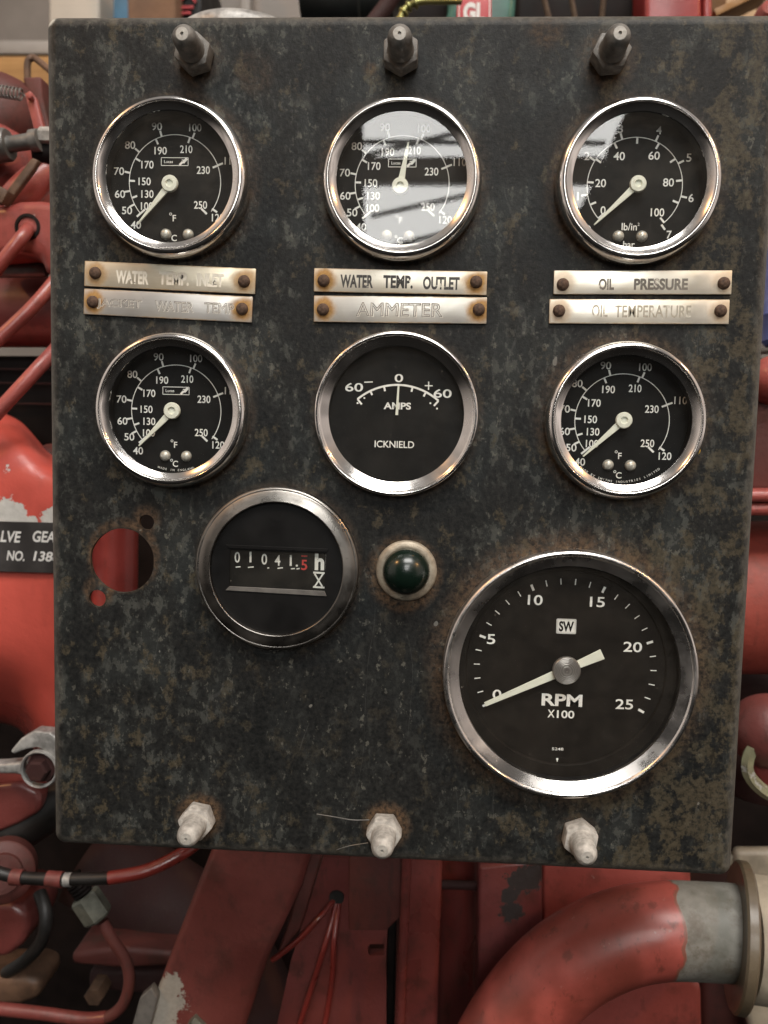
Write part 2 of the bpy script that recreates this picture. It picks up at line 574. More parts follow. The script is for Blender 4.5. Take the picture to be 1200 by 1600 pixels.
def plate_mat(name, col, rough, rivets, stain=.6, edge=.5, hw=.031, hh=.0045):
    m, T = new_mat(name)
    co = T.coords()
    br = T.noise(T.coords(6, 1, 900), 1.0, 3, .6)
    n2 = T.noise(co, 120, 5, .65); n3 = T.noise(co, 600, 4, .6); n5 = T.noise(co, 45, 3, .6)
    c = T.mix(br, tuple(x * .90 for x in col), tuple(min(1, x * 1.06) for x in col))
    c = T.mix(T.ramp(n5, .45, .7, 0, .35), c, (col[0] * .9, col[1] * .84, col[2] * .66))
    rust = None
    for x in rivets:
        d = T.dist(co, (x, 0, 0))
        k = T.ramp(T.math('ADD', d, T.math('MULTIPLY', T.math('SUBTRACT', n2, .5), .006)), .0028, .0062, stain, 0)
        rust = k if rust is None else T.math('MAXIMUM', rust, k)
    s = T.n('ShaderNodeSeparateXYZ', None, Vector=co)
    e = T.math('MAXIMUM', T.ramp(T.math('ABSOLUTE', s.outputs[2]), hh * .86, hh, 0, edge), T.ramp(T.math('ABSOLUTE', s.outputs[0]), hw * .97, hw, 0, edge))
    e = T.math('MULTIPLY', e, T.ramp(n2, .35, .6))
    rust = T.math('MAXIMUM', rust, e)
    c = T.mix(rust, c, T.mix(n3, (.17, .075, .018), (.50, .30, .10)))
    c = T.mix(T.ramp(n3, .70, .76, 0, .4), c, (.12, .09, .06))
    r = T.math('ADD', T.ramp(n2, .3, .7, rough - .05, rough + .1), T.math('MULTIPLY', rust, .4))
    bsdf(T, c, r, T.math('SUBTRACT', .62, T.math('MULTIPLY', rust, .6)), T.math('ADD', br, T.math('MULTIPLY', n3, .5)), .10, .0002)
    return m


def worn_ink_or_groove(name, ink, metal_col, lo, hi, scale=260, metal=.8):
    """lettering whose paint has partly gone"""
    m, T = new_mat(name)
    co = T.coords()
    n = T.noise(co, scale, 4, .6)
    f = T.ramp(n, lo, hi)
    bsdf(T, T.mix(f, ink, metal_col), .45, T.math('MULTIPLY', f, metal))
    return m


# ------------------------------------------------------------------ surroundings (behind the engine)
def wood(name, c0, c1):
    m, T = new_mat(name)
    co = T.coords(1.2, 8, 14)
    n = T.noise(co, 3, 6, .6, 1.2)
    n2 = T.noise(T.coords(), 60, 4, .6)
    bsdf(T, T.mix(T.ramp(n, .3, .7), c0, c1), T.ramp(n2, .3, .7, .5, .75), 0, n, .2, .002)
    return m


M['wood'] = wood('orange_timber', (.24, .12, .035), (.42, .23, .08))
M['wood_pale'] = wood('pale_timber', (.34, .22, .12), (.50, .35, .20))
M['wall_grey'] = simple('grey_wall_paint', (.20, .185, .17), .8, 0, .15, 8, .1)
M['light_grey'] = simple('light_grey_trim', (.27, .26, .245), .7, 0, .12, 12, .1)
M['cream_paint'] = simple('cream_board', (.46, .42, .36), .7, 0, .08, 14, .05)
M['blue_paint'] = simple('blue_crate', (.045, .12, .19), .5, 0, .25, 40, .1)
M['cardboard'] = simple('brown_cardboard', (.15, .085, .05), .8, 0, .2, 40, .1)
M['green_paint'] = simple('green_machine_paint', (.03, .11, .085), .4, 0, .35, 60, .2)
M['beige'] = simple('beige_paint', (.30, .255, .19), .6, 0, .4, 60, .3)
M['sign_red'] = simple('sign_red', (.42, .035, .04), .45, 0, .1, 60, .05)
M['brass'] = simple('tarnished_brass', (.28, .27, .10), .38, .7, .3, 200, .2)
M['blue_drum'] = None


def blue_drum_mat():
    m, T = new_mat('blue_plastic')
    n = T.noise(T.coords(), 40, 4, .6)
    bsdf(T, T.mix(T.ramp(n, .35, .65), (.10, .15, .50), (.20, .26, .62)), .3, 0, n, .1, .001)
    return m


M['blue_drum'] = blue_drum_mat()

# ------------------------------------------------------------------ roof glazing in front of and above the panel (it lights the panel and shows in the gauge glasses)
def emission(name, col, strength):
    m, T = new_mat(name)
    T.out(T.n('ShaderNodeEmission', None, Color=col, Strength=strength))
    return m


M['daylight'] = emission('daylight_pane', (1.0, .985, .95), SKY_E)
M['roof_steel'] = simple('roof_steel', (.16, .155, .15), .6, .2, .2, 10, .05)
LS = 4.0
sky = empty('roof_skylight', mirror(760, 250, LS), 'glazed roof light with dark glazing bars, seen only as a reflection in the gauge glasses', 'skylight')


def pane(pts):
    b = MB(); q = [mirror(x, y, LS) for x, y in pts]
    b.prism(q, Vector((0, -.03, 0)))
    return b.build('pane', M['daylight'], sky)


def bar(p, q, wpx, name='glazing_bar', L=3.9):
    a = mirror(*p, L); c = mirror(*q, L)
    d = (c - a); ln = d.length
    rot = d.to_track_quat('X', 'Z').to_matrix()
    wv = wpx * L / FPX
    MB().box((a + c) / 2, (ln, .05, wv), 0, rot).build(name, M['roof_steel'], sky)


pane([(566, -80), (1095, -80), (944, 246), (568, 246)])
pane([(569, 291), (924, 291), (812, 495), (572, 495)])
bar((560, 269), (935, 268), 42, 'roof_beam')
bar((566, 222), (945, 224), 3)
bar((580, 338), (790, 292), 4)
bar((590, 392), (780, 340), 4)
bar((570, 400), (720, 372), 4)
bar((570, 244), (760, 196), 3)
bar((565, 450), (880, 448), 6)

# ------------------------------------------------------------------ instrument panel
ZB = -.1565
panel = empty('instrument_panel', (0, .03, ZB), 'weathered black steel instrument panel with round chrome-rimmed gauges, engraved plates and grey studs', 'instrument panel')


def rrect(hw, hh, r, n=5):
    o = []
    for cx, cz, a0 in ((hw - r, hh - r, 0), (-hw + r, hh - r, 90), (-hw + r, -hh + r, 180), (hw - r, -hh + r, 270)):
        for i in range(n + 1):
            a = math.radians(a0 + 90 * i / n)
            o.append((cx + r * math.cos(a), cz + r * math.sin(a)))
    return o


def circ(cx, cz, r, n=72, wob=0.0):
    o = []
    for i in range(n):
        a = 2 * PI * i / n
        rr = r * (1 + wob * noise.noise(Vector((math.cos(a) * 2 + cx * 90, math.sin(a) * 2, cz * 70))))
        o.append((cx + rr * math.cos(a), cz + rr * math.sin(a)))
    return o


GAUGES = {'g1': (-.0840, .0985), 'g2': (0, .0985), 'g3': (.0836, .0985), 'g4': (-.0833, .0147), 'g5': (0, .0150),
          'g6': (.0830, .0145), 'hm': (-.0432, -.0435), 'tach': (.0666, -.0797)}
HOLES = [(P(191, 876, 0).x, P(191, 876, 0).z, .0124), (P(229, 816, 0).x, P(229, 816, 0).z, .0029), (P(152, 935, 0).x, P(152, 935, 0).z, .0033)]


def make_panel():
    loops = [rrect(PW - BR, PH - BR, .0012)]
    for k, (x, z) in GAUGES.items():
        r = {'tach': .0445, 'g5': .0272, 'hm': .027}.get(k, .0262)
        loops.append(circ(x, z, r, 64))
    for x, z, r in HOLES:
        loops.append(circ(x, z, r, 64, .02))
    vl = [[Vector((x, z, 0)) for x, z in lp] for lp in loops]
    tris = tessellate_polygon(vl)
    bm = bmesh.new()
    flat = [bm.verts.new((v.x, 0, v.y)) for lp in vl for v in lp]
    for t in tris:
        f = bm.faces.new([flat[i] for i in t]); f.smooth = False
    outer = flat[:len(loops[0])]
    prev = outer
    prof = []
    for i in range(1, 7):
        a = math.radians(90 * i / 6)
        prof.append((BR * math.sin(a), BR * (1 - math.cos(a))))
    prof += [(BR, .010), (BR, .018)]
    for off, y in prof:
        lp = rrect(PW - BR + off, PH - BR + off, .0012 + off * .7)
        cur = [bm.verts.new((x, y, z)) for x, z in lp]
        n = len(cur)
        for i in range(n):
            f = bm.faces.new((prev[i], prev[(i + 1) % n], cur[(i + 1) % n], cur[i])); f.smooth = True
        prev = cur
    bmesh.ops.recalc_face_normals(bm, faces=bm.faces[:])
    # make sure the front faces look towards -Y
    s_ = sum(f.normal.y * f.calc_area() for f in bm.faces)
    if s_ > 0:
        bmesh.ops.reverse_faces(bm, faces=bm.faces[:])
    me = bpy.data.meshes.new('faceplate'); bm.to_mesh(me); bm.free()
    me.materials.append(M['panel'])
    o = bpy.data.objects.new('faceplate', me); C.objects.link(o)
    md = o.modifiers.new('thickness', 'SOLIDIFY'); md.thickness = .0018; md.offset = -1
    o.parent = panel; o.location = -panel.location
    return o


make_panel()


def part(name, loc, mb, mats, parent=panel, label=None, angle=35):
    """a part with its own origin; mb vertices are local to it"""
    o = mb.build(name, mats, None, angle=angle, label=label)
    o.parent = parent
    o.location = Vector(loc) - wloc(parent)
    return o


def reuse(src, name, loc, parent, label=None):
    o = bpy.data.objects.new(name, src.data); C.objects.link(o); o.parent = parent
    o.location = Vector(loc) - wloc(parent)
    if label: o['label'] = label
    return o


# --- studs
def stud_mb():
    b = MB()
    R6 = .0069
    hexo = [(R6 * math.cos(math.radians(60 * i + 30)), R6 * math.sin(math.radians(60 * i + 30))) for i in range(6)]
    b.prism([Vector((x, -.0004, z)) for x, z in hexo], Vector((0, -.0068, 0)), .0006, 2)
    b.lathe([(.0048, .0070), (.0046, .0082), (.0044, .0100), (.0043, .0150), (.0040, .0168), (.0033, .0180), (.0024, .0186), (.0022, .0187)], seg=40)
    b.mi = 1
    b.lathe([(.0022, .0187), (.0006, .0188), (.0005, .0180), (0, .0179)], seg=24)
    b.mi = 0
    return b


studs = [((308, 92), 12, 'zinc'), ((627, 92), 0, 'zinc'), ((950, 92), 24, 'zinc'), ((312, 1276), 40, 'zinc'), ((601, 1293), 30, 'zinc'), ((903, 1302), 8, 'zinc')]
sl = ['dark stud with domed cap at top left corner', 'dark stud with domed cap in the middle of the top edge', 'dark stud with domed cap at top right corner',
      'pale grey domed stud at bottom left with rusty halo', 'pale grey domed stud in the middle of the bottom edge', 'pale grey domed stud at bottom right']
for (px, ang, mk), lb in zip(studs, sl):
    p = P(*px, 0)
    o = part('domed_stud', (p.x, 0, p.z), stud_mb(), [M['zinc'] if px[1] > 600 else M['zinc_dark'], M['tip']], label=lb)
    o.rotation_euler = (0, math.radians(ang), 0)

# --- gauges -----------------------------------------------------------------
def arc_prof(cx, ch, r, rh, a0, a1, n):
    return [(cx + r * math.cos(math.radians(a0 + (a1 - a0) * i / n)), ch + rh * math.sin(math.radians(a0 + (a1 - a0) * i / n))) for i in range(n + 1)]


SMALL_BEZEL = [(.0287, -.0002), (.0287, .0030)] + arc_prof(.0264, .0036, .0023, .0045, 0, 84, 14) + arc_prof(.0263, .00775, .0004, .0004, 84, 170, 5) + \
    [(.0259 - .0026 * i / 8, .0077 - .0016 * i / 8 - .0001 * math.sin(PI * i / 8)) for i in range(1, 9)] + [(.0233, .0054)]


def bezel_mb(prof, seg=128):
    # refine the profile so that the roll of the rim is smooth
    b = MB(); b.lathe(prof, seg=seg)
    return b


def cup_mb(r, top, bottom):
    b = MB(); b.lathe([(r, top), (r, bottom), (0, bottom)], seg=96)
    return b


def glass_mb(r, h, dome=0.0):
    b = MB()
    n = 8
    b.lathe([(r * i / n, h + dome * (1 - (i / n) ** 2)) for i in range(n, -1, -1)], seg=96)
    return b


def bar_on_ring(b, c, a, r0, r1, w_, y):
    ca, sa = math.cos(math.radians(a)), math.sin(math.radians(a))
    b.quad2((c[0] + ca * r0, c[1] + sa * r0), (c[0] + ca * r1, c[1] + sa * r1), w_, y)


U6 = .2325e-3 / 2.857 * 1.012     # metres per unit of the 2.857x enlargement
DH = -.0010                       # dial plane, metres above the sheet


def needle_mb(tip, hubr, w0, w1, h, back=0.0):
    """tapered pointer from (0,0) to tip, with a boss"""
    b = MB()
    t = Vector((tip[0], 0, tip[1])); d = t.normalized(); n_ = Vector((-d.z, 0, d.x))
    pts = [n_ * w0 / 2 - d * back, t + n_ * w1 / 2, t - n_ * w1 / 2, -n_ * w0 / 2 - d * back]
    b.prism([p + Vector((0, -h, 0)) for p in pts], Vector((0, -.0005, 0)), .00012, 1)
    return b


def temp_dial(logo=True, maker='MADE IN ENGLAND'):
    b = MB()
    b.lathe([(.0262, 0), (0, 0)], seg=64)
    b.mi = 1
    y = -.00012
    R = 208 * U6

    def L(x, z): return ((x - 545) * U6, -(z - 798) * U6)
    def deg(x, z): return math.degrees(math.atan2(-(z - 798), x - 545))
    b.arc((0, 0), R, -37, 221, 3.6 * U6, y, 96)
    for (x, z) in ((482, 588), (630, 592), (375, 660), (330, 755), (330, 838), (350, 900), (750, 718)):
        bar_on_ring(b, (0, 0), deg(x, z), R, R + 26 * U6, 8.5 * U6, y - .00002)
    for (x, z) in ((463, 620), (610, 612), (377, 700), (350, 792), (362, 862)):
        bar_on_ring(b, (0, 0), deg(x, z), R - 26 * U6, R, 8.5 * U6, y - .00004)
    bar_on_ring(b, (0, 0), deg(735, 725), R - 24 * U6, R, 8.5 * U6, y - .00004)
    bar_on_ring(b, (0, 0), 221, R - 26 * U6, R + 22 * U6, 9 * U6, y - .00004)
    bar_on_ring(b, (0, 0), deg(716, 912), R - 4 * U6, R + 24 * U6, 9 * U6, y - .00004)
    bar_on_ring(b, (0, 0), deg(680, 924), R - 42 * U6, R - 8 * U6, 9 * U6, y - .00002)
    for t, x, z in (('90', 463, 555), ('100', 637, 559), ('110', 798, 702), ('120', 742, 950), ('80', 341, 636), ('70', 290, 750), ('60', 294, 850), ('50', 326, 922), ('40', 367, 985),
                    ('190', 480, 660), ('210', 596, 653), ('230', 674, 743), ('250', 662, 895), ('170', 420, 721), ('150', 407, 794), ('130', 420, 849), ('100', 418, 902)):
        b.text(t, L(x, z), 33 * U6, y, bold=.006, width=(17 if False else None), aspect=None or 33 * U6 * 0, ) if False else b.text(t, L(x, z), 34 * U6, y, width={2: 47, 3: 60}[len(t)] * U6 - (4 * U6 if '1' in t else 0), bold=.012)
    b.text('F', L(543, 954), 28 * U6, y, bold=.012); b.arc(L(526, 936), 5 * U6, 0, 360, 2.5 * U6, y, 16)
    b.text('C', L(542, 1041), 28 * U6, y, bold=.012); b.arc(L(524, 1025), 5 * U6, 0, 360, 2.5 * U6, y, 16)
    if logo:
        x0, x1, z0, z1 = 483, 605, 690, 724
        for p, q in (((x0, z0), (x1, z0)), ((x1, z0), (x1, z1)), ((x1, z1), (x0, z1)), ((x0, z1), (x0, z0))):
            b.quad2(L(*p), L(*q), 3 * U6, y)
        b.text('Lucas', L(516, 707), 13 * U6, y, width=40 * U6, bold=.012)
        b.quad2(L(566, 722), L(580, 708), 10 * U6, y - .00002)
        b.quad2(L(582, 712), L(600, 693), 12 * U6, y - .00004)
        b.quad2(L(576, 700), L(592, 700), 4 * U6, y - .00002)
    # maker's line round the bottom
    R2 = 272 * U6
    n = len(maker)
    for i, ch in enumerate(maker):
        if ch == ' ':
            continue
        a = -90 + (i - (n - 1) / 2) * 2.45
        ar = math.radians(a)
        b.text(ch, (math.cos(ar) * R2, math.sin(ar) * R2), 9.5 * U6, y, rot=ar + PI / 2, bold=.006)
    return b


def oil_dial():
    u = .2260e-3 / 2.857 * 1.012
    b = MB()
    b.lathe([(.0262, 0), (0, 0)], seg=64)
    b.mi = 1
    y = -.00012
    R = 211 * u
    def L(x, z): return ((x - 597) * u, -(z - 819) * u)
    def deg(x, z): return math.degrees(math.atan2(-(z - 819), x - 597))
    b.arc((0, 0), R, -50, 224, 3.6 * u, y, 96)
    for (x, z) in ((370, 862), (408, 705), (530, 608), (686, 612), (795, 715), (818, 866), (735, 1002)):
        bar_on_ring(b, (0, 0), deg(x, z), R, R + 28 * u, 9 * u, y - .00002)
    for (x, z) in ((410, 900), (400, 805), (433, 712), (508, 650), (599, 625), (690, 645), (760, 708), (792, 795), (783, 888), (724, 965), (440, 965)):
        bar_on_ring(b, (0, 0), deg(x, z), R - 28 * u, R, 9 * u, y - .00004)
    for t, x, z in (('0', 400, 1012), ('1', 347, 866), ('2', 380, 690), ('3', 523, 572), ('4', 693, 577), ('5', 830, 695), ('6', 849, 870), ('7', 760, 1032)):
        b.text(t, L(x, z), 36 * u, y, width=(9 if t == '1' else 23) * u, bold=.012)
    for t, x, z, wd in (('0', 462, 927, 23), ('20', 446, 808, 48), ('40', 523, 690, 50), ('60', 677, 687, 50), ('80', 746, 803, 48), ('100', 704, 934, 60)):
        b.text(t, L(x, z), 36 * u, y, width=wd * u, bold=.012)
    b.text('lb/in', L(582, 998), 33 * u, y, width=68 * u, bold=.010)
    b.text('2', L(623, 987), 13 * u, y)
    b.text('bar', L(584, 1076), 30 * u, y, width=52 * u, bold=.010)
    return b


def screw_mb(r):
    b = MB(); b.lathe([(r, 0), (r * .96, r * .30), (r * .8, r * .58), (r * .5, r * .80), (0, r * .9)], seg=28)
    return b


cache = {}


def small_gauge(key, name, label, dial, hub, tip, screws, u, cx0, bez='chrome', key_dial=None, pointer_h=.0016):
    x, z = GAUGES[key]
    g = part(name, (x, 0, z), cup_mb(.0242, .0056, -.0022), M['cup'], label=label)
    def sub(nm, mk, mats, h=0.0, kk=None, dx=0.0, dz=0.0):
        kk = kk or nm
        if kk in cache:
            return reuse(cache[kk], nm, (x + dx, -h, z + dz), g)
        o = part(nm, (x + dx, -h, z + dz), mk(), mats, parent=g)
        cache[kk] = o
        return o
    sub('bezel', lambda: bezel_mb(SMALL_BEZEL), M[bez], kk='bezel_' + bez)
    sub('dial', dial, [M['dial'], M['white']], DH, kk=key_dial)
    def ptr():
        b = needle_mb(((tip[0] - hub[0]) * u, -(tip[1] - hub[1]) * u), 0, 40 * u * .85, 7 * u, pointer_h)
        b.lathe([(37 * u, pointer_h + .0001), (37 * u, pointer_h + .0009), (34 * u, pointer_h + .0013), (17 * u, pointer_h + .0014), (14 * u, pointer_h + .0008), (0, pointer_h + .0008)], seg=40)
        return b
    hx, hz = (hub[0] - cx0[0]) * u, -(hub[1] - cx0[1]) * u
    o = sub('pointer', ptr, M['cream'], DH, kk='pointer_' + key, dx=hx, dz=hz)
    for sx, sz in screws:
        sub('screw', lambda: screw_mb(25 * u), M['screwhead'], DH, kk='screw', dx=(sx - cx0[0]) * u, dz=-(sz - cx0[1]) * u)
    dusty = 'dusty' if key in ('g1', 'g2', 'g3') else 'plain'
    sub('glass', lambda: glass_mb(.0234, .0058), M['glass_dusty' if dusty == 'dusty' else 'glass'], kk='glass_' + dusty)
    return g


small_gauge('g1', 'temperature_gauge', 'dusty water temperature gauge at upper left, pointer at the bottom of its scale', temp_dial, (770, 812), (622, 990), ((745, 1028), (847, 1028)), .2345e-3 / 2.857, (785, 800), key_dial='dial_logo')
small_gauge('g2', 'temperature_gauge', 'water temperature gauge with bright roof light reflected in its glass, pointer near 200', temp_dial, (642, 824), (674, 632), ((585, 1036), (686, 1038)), .2300e-3 / 2.857, (649, 809), key_dial='dial_logo')
small_gauge('g3', 'pressure_gauge', 'oil pressure gauge marked in pounds per square inch and bar at upper right', oil_dial, (606, 818), (418, 1000), ((534, 1043), (640, 1043)), .2260e-3 / 2.857, (597, 819), key_dial='dial_oil')
small_gauge('g4', 'temperature_gauge', 'clear black jacket water temperature gauge, lower left of the six small gauges', temp_dial, (785, 747), (634, 906), ((747, 947), (843, 947)), .2420e-3 / 2.857, (796, 746), key_dial='dial_logo')
g6 = small_gauge('g6', 'temperature_gauge', 'oil temperature gauge below the two bright oil plates, yellow fleck on its rim', lambda: temp_dial(False, 'MADE BY SMITHS INDUSTRIES LIMITED'), (548, 796), (374, 962), ((492, 998), (592, 998)), .2325e-3 / 2.857, (545, 798), key_dial='dial_plain')
b = MB()
pf = P(1089, 705, -.004)
b.lathe([(.0016, 0), (.0013, .0006), (.0006, .0010), (0, .0011)], c=pf, axis=(.6, -.5, -.35), seg=9)
M['yellow'] = simple('yellow_paint', (.55, .36, .04), .5, 0, .3, 500, .3)
fl = b.build('paint_fleck', M['yellow'], g6)

# --- ammeter
x, z = GAUGES['g5']
ua = .2385e-3 / 2.857
am = part('ammeter', (x, 0, z), cup_mb(.0252, .0024, -.0024), M['cup'], label='black ammeter with zero in the middle of its arc and a broad sloping chrome rim')
part('bezel', (x, 0, z), bezel_mb([(.0301, -.0002), (.0302, .0028)] + arc_prof(.0292, .0040, .0010, .0012, 0, 150, 12) + [(.0284 - .0034 * i / 8, .0046 - .0018 * i / 8) for i in range(1, 9)] + [(.0249, .0018)]), M['chrome'], parent=am)
b = MB(); b.lathe([(.0256, 0), (0, 0)], seg=64); b.mi = 1
def L(px, pz): return ((px - 620) * ua, -(pz - 766) * ua)
yy = -.00012
c0 = L(625, 912); R = 278 * ua
b.arc(c0, R, 49.5, 130.5, 9 * ua, yy, 64)
for a, l in ((130.5, 30), (116.5, 20), (103.2, 22), (76.6, 22), (63.5, 22), (49.5, 30)):
    bar_on_ring(b, c0, a, R - l * ua, R, 8.5 * ua, yy - .00002)
for p in ((445, 718), (475, 695), (770, 712), (800, 735)):
    b.arc(L(*p), 2.2 * ua, 0, 360, 4.2 * ua, yy, 12)
b.text('60', L(428, 648), 38 * ua, yy, width=80 * ua, bold=.012)
b.text('60', L(823, 668), 38 * ua, yy, width=80 * ua, bold=.012)
b.text('0', L(627, 604), 36 * ua, yy, width=38 * ua, bold=.012)
b.quad2(L(473, 625), L(511, 623), 5 * ua, yy)
b.quad2(L(743, 635), L(778, 635), 5 * ua, yy); b.quad2(L(760, 617), L(760, 653), 5 * ua, yy - .00003)
b.text('AMPS', L(623, 727), 31 * ua, yy, width=122 * ua, bold=.03)
b.text('ICKNIELD', L(614, 898), 31 * ua, yy, width=177 * ua, bold=.012)
part('dial', (x, .0010, z), b, [M['dial'], M['white']], parent=am)
b = MB()
p, q = L(627, 640), L(622, 768)
b.prism([Vector((p[0] - 4 * ua, -.0010, p[1])), Vector((p[0] + 4 * ua, -.0010, p[1])), Vector((q[0] + 6 * ua, -.0010, q[1])), Vector((q[0] - 6 * ua, -.0010, q[1]))], Vector((0, -.0004, 0)))
part('pointer', (x, .0010, z), b, M['cream'], parent=am)
part('glass', (x, 0, z), glass_mb(.0250, .0026), M['glass_clear'], parent=am)

# --- tachometer
x, z = GAUGES['tach']
ut = .2405e-3 / 2.857
ta = part('tachometer', (x, 0, z), cup_mb(.0412, .0045, -.0030), M['cup'], label='large tachometer reading zero at lower right, scale in hundreds of revolutions per minute')
part('bezel', (x, 0, z), bezel_mb([(.0466, -.0002), (.0468, .0044)] + arc_prof(.0455, .0060, .0013, .0016, 0, 150, 14) + [(.0443 - .0036 * i / 10, .0068 - .0017 * i / 10) for i in range(1, 11)] + [(.0406, .0036)], 160), M['chrome_dull'], parent=ta)
b = MB(); b.lathe([(.0430, .0012), (.0376, .0012), (.0374, .0010), (.0372, 0), (0, 0)], seg=96); b.mi = 1
def L(px, pz): return ((px - 585) * ut, -(pz - 592) * ut)
yy = -.00012
for i in range(26):
    a = 207.8 - i * 9.424
    mj = i % 5 == 0
    bar_on_ring(b, (-2 * ut, 0), a, (393 - (14 if mj else 13)) * ut, (393 + (15 if mj else 14)) * ut, (11 if mj else 4.5) * ut, yy)
for t, px, pz, wd in (('5', 250, 472, 37), ('10', 440, 287, 66), ('15', 715, 287, 66), ('20', 880, 485, 82), ('25', 855, 748, 78), ('0', 285, 726, 40)):
    b.text(t, L(px, pz), 46 * ut, yy, width=wd * ut, bold=.012)
b.text('RPM', L(577, 740), 56 * ut, yy, width=182 * ut, bold=.03)
b.text('X', L(531, 804), 36 * ut, yy, width=32 * ut, bold=.018)
b.text('100', L(596, 805), 36 * ut, yy, width=78 * ut, bold=.018)
b.text('5248', L(567, 967), 13 * ut, yy, width=52 * ut, bold=.01)
b.arc(L(567, 1014), 2.5 * ut, 0, 360, 5 * ut, yy, 14); b.quad2(L(567, 1016), L(567, 1026), 4 * ut, yy - .00002)
for p, q in (((541, 370), (624, 370)), ((624, 370), (624, 433)), ((624, 433), (541, 433)), ((541, 433), (541, 370))):
    b.quad2(L(*p), L(*q), 5 * ut, yy)
b.prism([Vector((L(a, c_)[0], yy, L(a, c_)[1])) for a, c_ in ((541, 370), (624, 370), (624, 433), (541, 433))], Vector((0, .00008, 0)))
b.mi = 0
b.text('SW', L(583, 402), 47 * ut, yy - .00006, width=66 * ut, bold=.035)
td = part('dial', (x - .0004, .0015, z + .0008), b, [M['dial_brown'], M['white']], parent=ta)
b = needle_mb(((230 - 585) * ut, -(765 - 592) * ut), 0, 40 * ut, 20 * ut, .0022)
tp = Vector(((742 - 585) * ut, 0, -(515 - 592) * ut)); d = tp.normalized(); n_ = Vector((-d.z, 0, d.x))
b.prism([d * 20 * ut + n_ * 16 * ut + Vector((0, -.00225, 0)), tp + n_ * 24 * ut + Vector((0, -.00225, 0)), tp - n_ * 24 * ut + Vector((0, -.00225, 0)), d * 20 * ut - n_ * 16 * ut + Vector((0, -.00225, 0))], Vector((0, -.0005, 0)), .00012, 1)
pt = part('pointer', (x - .0004, .0015, z + .0008), b, M['cream'], parent=ta)
b = MB(); b.lathe([(62 * ut, .0026), (62 * ut, .0040), (58 * ut, .0044), (5 * ut, .0045), (4 * ut, .0038), (0, .0038)], seg=64)
part('pointer_hub', (x - .0004, .0015, z + .0008), b, M['hubring'], parent=ta)
part('glass', (x, 0, z), glass_mb(.0412, .0048), M['glass_clear'], parent=ta)

# --- hour meter
x, z = GAUGES['hm']
uh = .2435e-3 / 2.857
hm = part('hour_meter', (x, 0, z), cup_mb(.0252, .0036, -.004), M['black'], label='black running hours counter with worn grey rim and small digit window')
part('bezel', (x, 0, z), bezel_mb([(.0306, -.0002), (.0308, .0030)] + arc_prof(.0298, .0044, .0010, .0012, 0, 110, 10) + [(.0292, .0057), (.0270, .0062), (.0258, .0064)] + arc_prof(.0254, .0062, .0004, .0003, 60, 180, 6) + [(.0249, .0042)]), M['worn'], parent=hm)
def L(px, pz): return ((px - 388) * uh, -(pz - 425) * uh)
# face with a window cut in it
vl = [[Vector((a, c_, 0)) for a, c_ in circ(0, 0, .0250, 72)], [Vector((*L(*p), 0)) for p in ((178, 345), (604, 349), (600, 516), (176, 508))]]
b = MB()
vs = [b.bm.verts.new((v.x, -.0042, v.y)) for lp in vl for v in lp]
for t in tessellate_polygon(vl):
    f = b._f([vs[i] for i in t]); f.smooth = False
b.arc(L(388, 178), 38 * uh, 180, 360, 3 * uh, -.0044, 30)
b.prism([Vector((L(*p)[0], -.0043, L(*p)[1])) for p in ((160, 325), (612, 330), (608, 344), (174, 340))], Vector((0, -.0003, 0)), .0001, 1)
fc = part('face', (x, 0, z), b, M['black'], parent=hm)
b = MB()
b.prism([Vector((L(*p)[0], -.0042, L(*p)[1])) for p in ((178, 509), (600, 517), (610, 540), (160, 528))], Vector((0, -.0005, 0)), .0001, 1)
lip = part('window_lip', (x, 0, z), b, M['grey_steel'], parent=hm)
b = MB()
b.prism([Vector((L(*p)[0], -.0022, L(*p)[1])) for p in ((160, 330), (625, 330), (625, 530), (160, 530))], Vector((0, .0004, 0)))
b.mi = 1
for t, px, pz, wd in (('0', 206, 383, 24), ('1', 265, 380, 9), ('0', 327, 388, 25), ('4', 386, 391, 25), ('1', 445, 390, 9)):
    b.text(t, L(px, pz), 48 * uh, -.0024, width=wd * uh, bold=.012)
b.arc(L(472, 412), 2.5 * uh, 0, 360, 5 * uh, -.0024, 12)
# the next row of digits just coming up under the window line
for px, wd in ((210, 22), (267, 26), (345, 8), (398, 24), (455, 18), (478, 14)):
    b.quad2(L(px - wd / 2, 427), L(px + wd / 2, 425 + random.uniform(-2, 2)), 5 * uh, -.0024)
b.text('h', L(573, 391), 76 * uh, -.0026, width=42 * uh, bold=.04)
for p, q, wd in (((546, 440), (597, 441), 8), ((546, 504), (597, 506), 8), ((552, 444), (588, 502), 7), ((590, 444), (554, 502), 7)):
    b.quad2(L(*p), L(*q), wd * uh, -.0026 - .00003 * (p[0] % 7))
b.quad2(L(602, 352), L(600, 512), 2.5 * uh, -.0026)
b.mi = 2
b.text('5', L(505, 408), 46 * uh, -.0024, width=27 * uh, bold=.012)
b.quad2(L(492, 368), L(518, 369), 6 * uh, -.0024)
part('counter_drum', (x, 0, z), b, [M['black'], M['digit'], M['digit_red']], parent=hm)
b = MB(); b.prism([Vector((L(*p)[0], -.0040, L(*p)[1])) for p in ((178, 345), (604, 349), (600, 516), (176, 508))], Vector((0, .0002, 0)))
part('window_glass', (x, 0, z), b, M['glass_clear'], parent=hm)

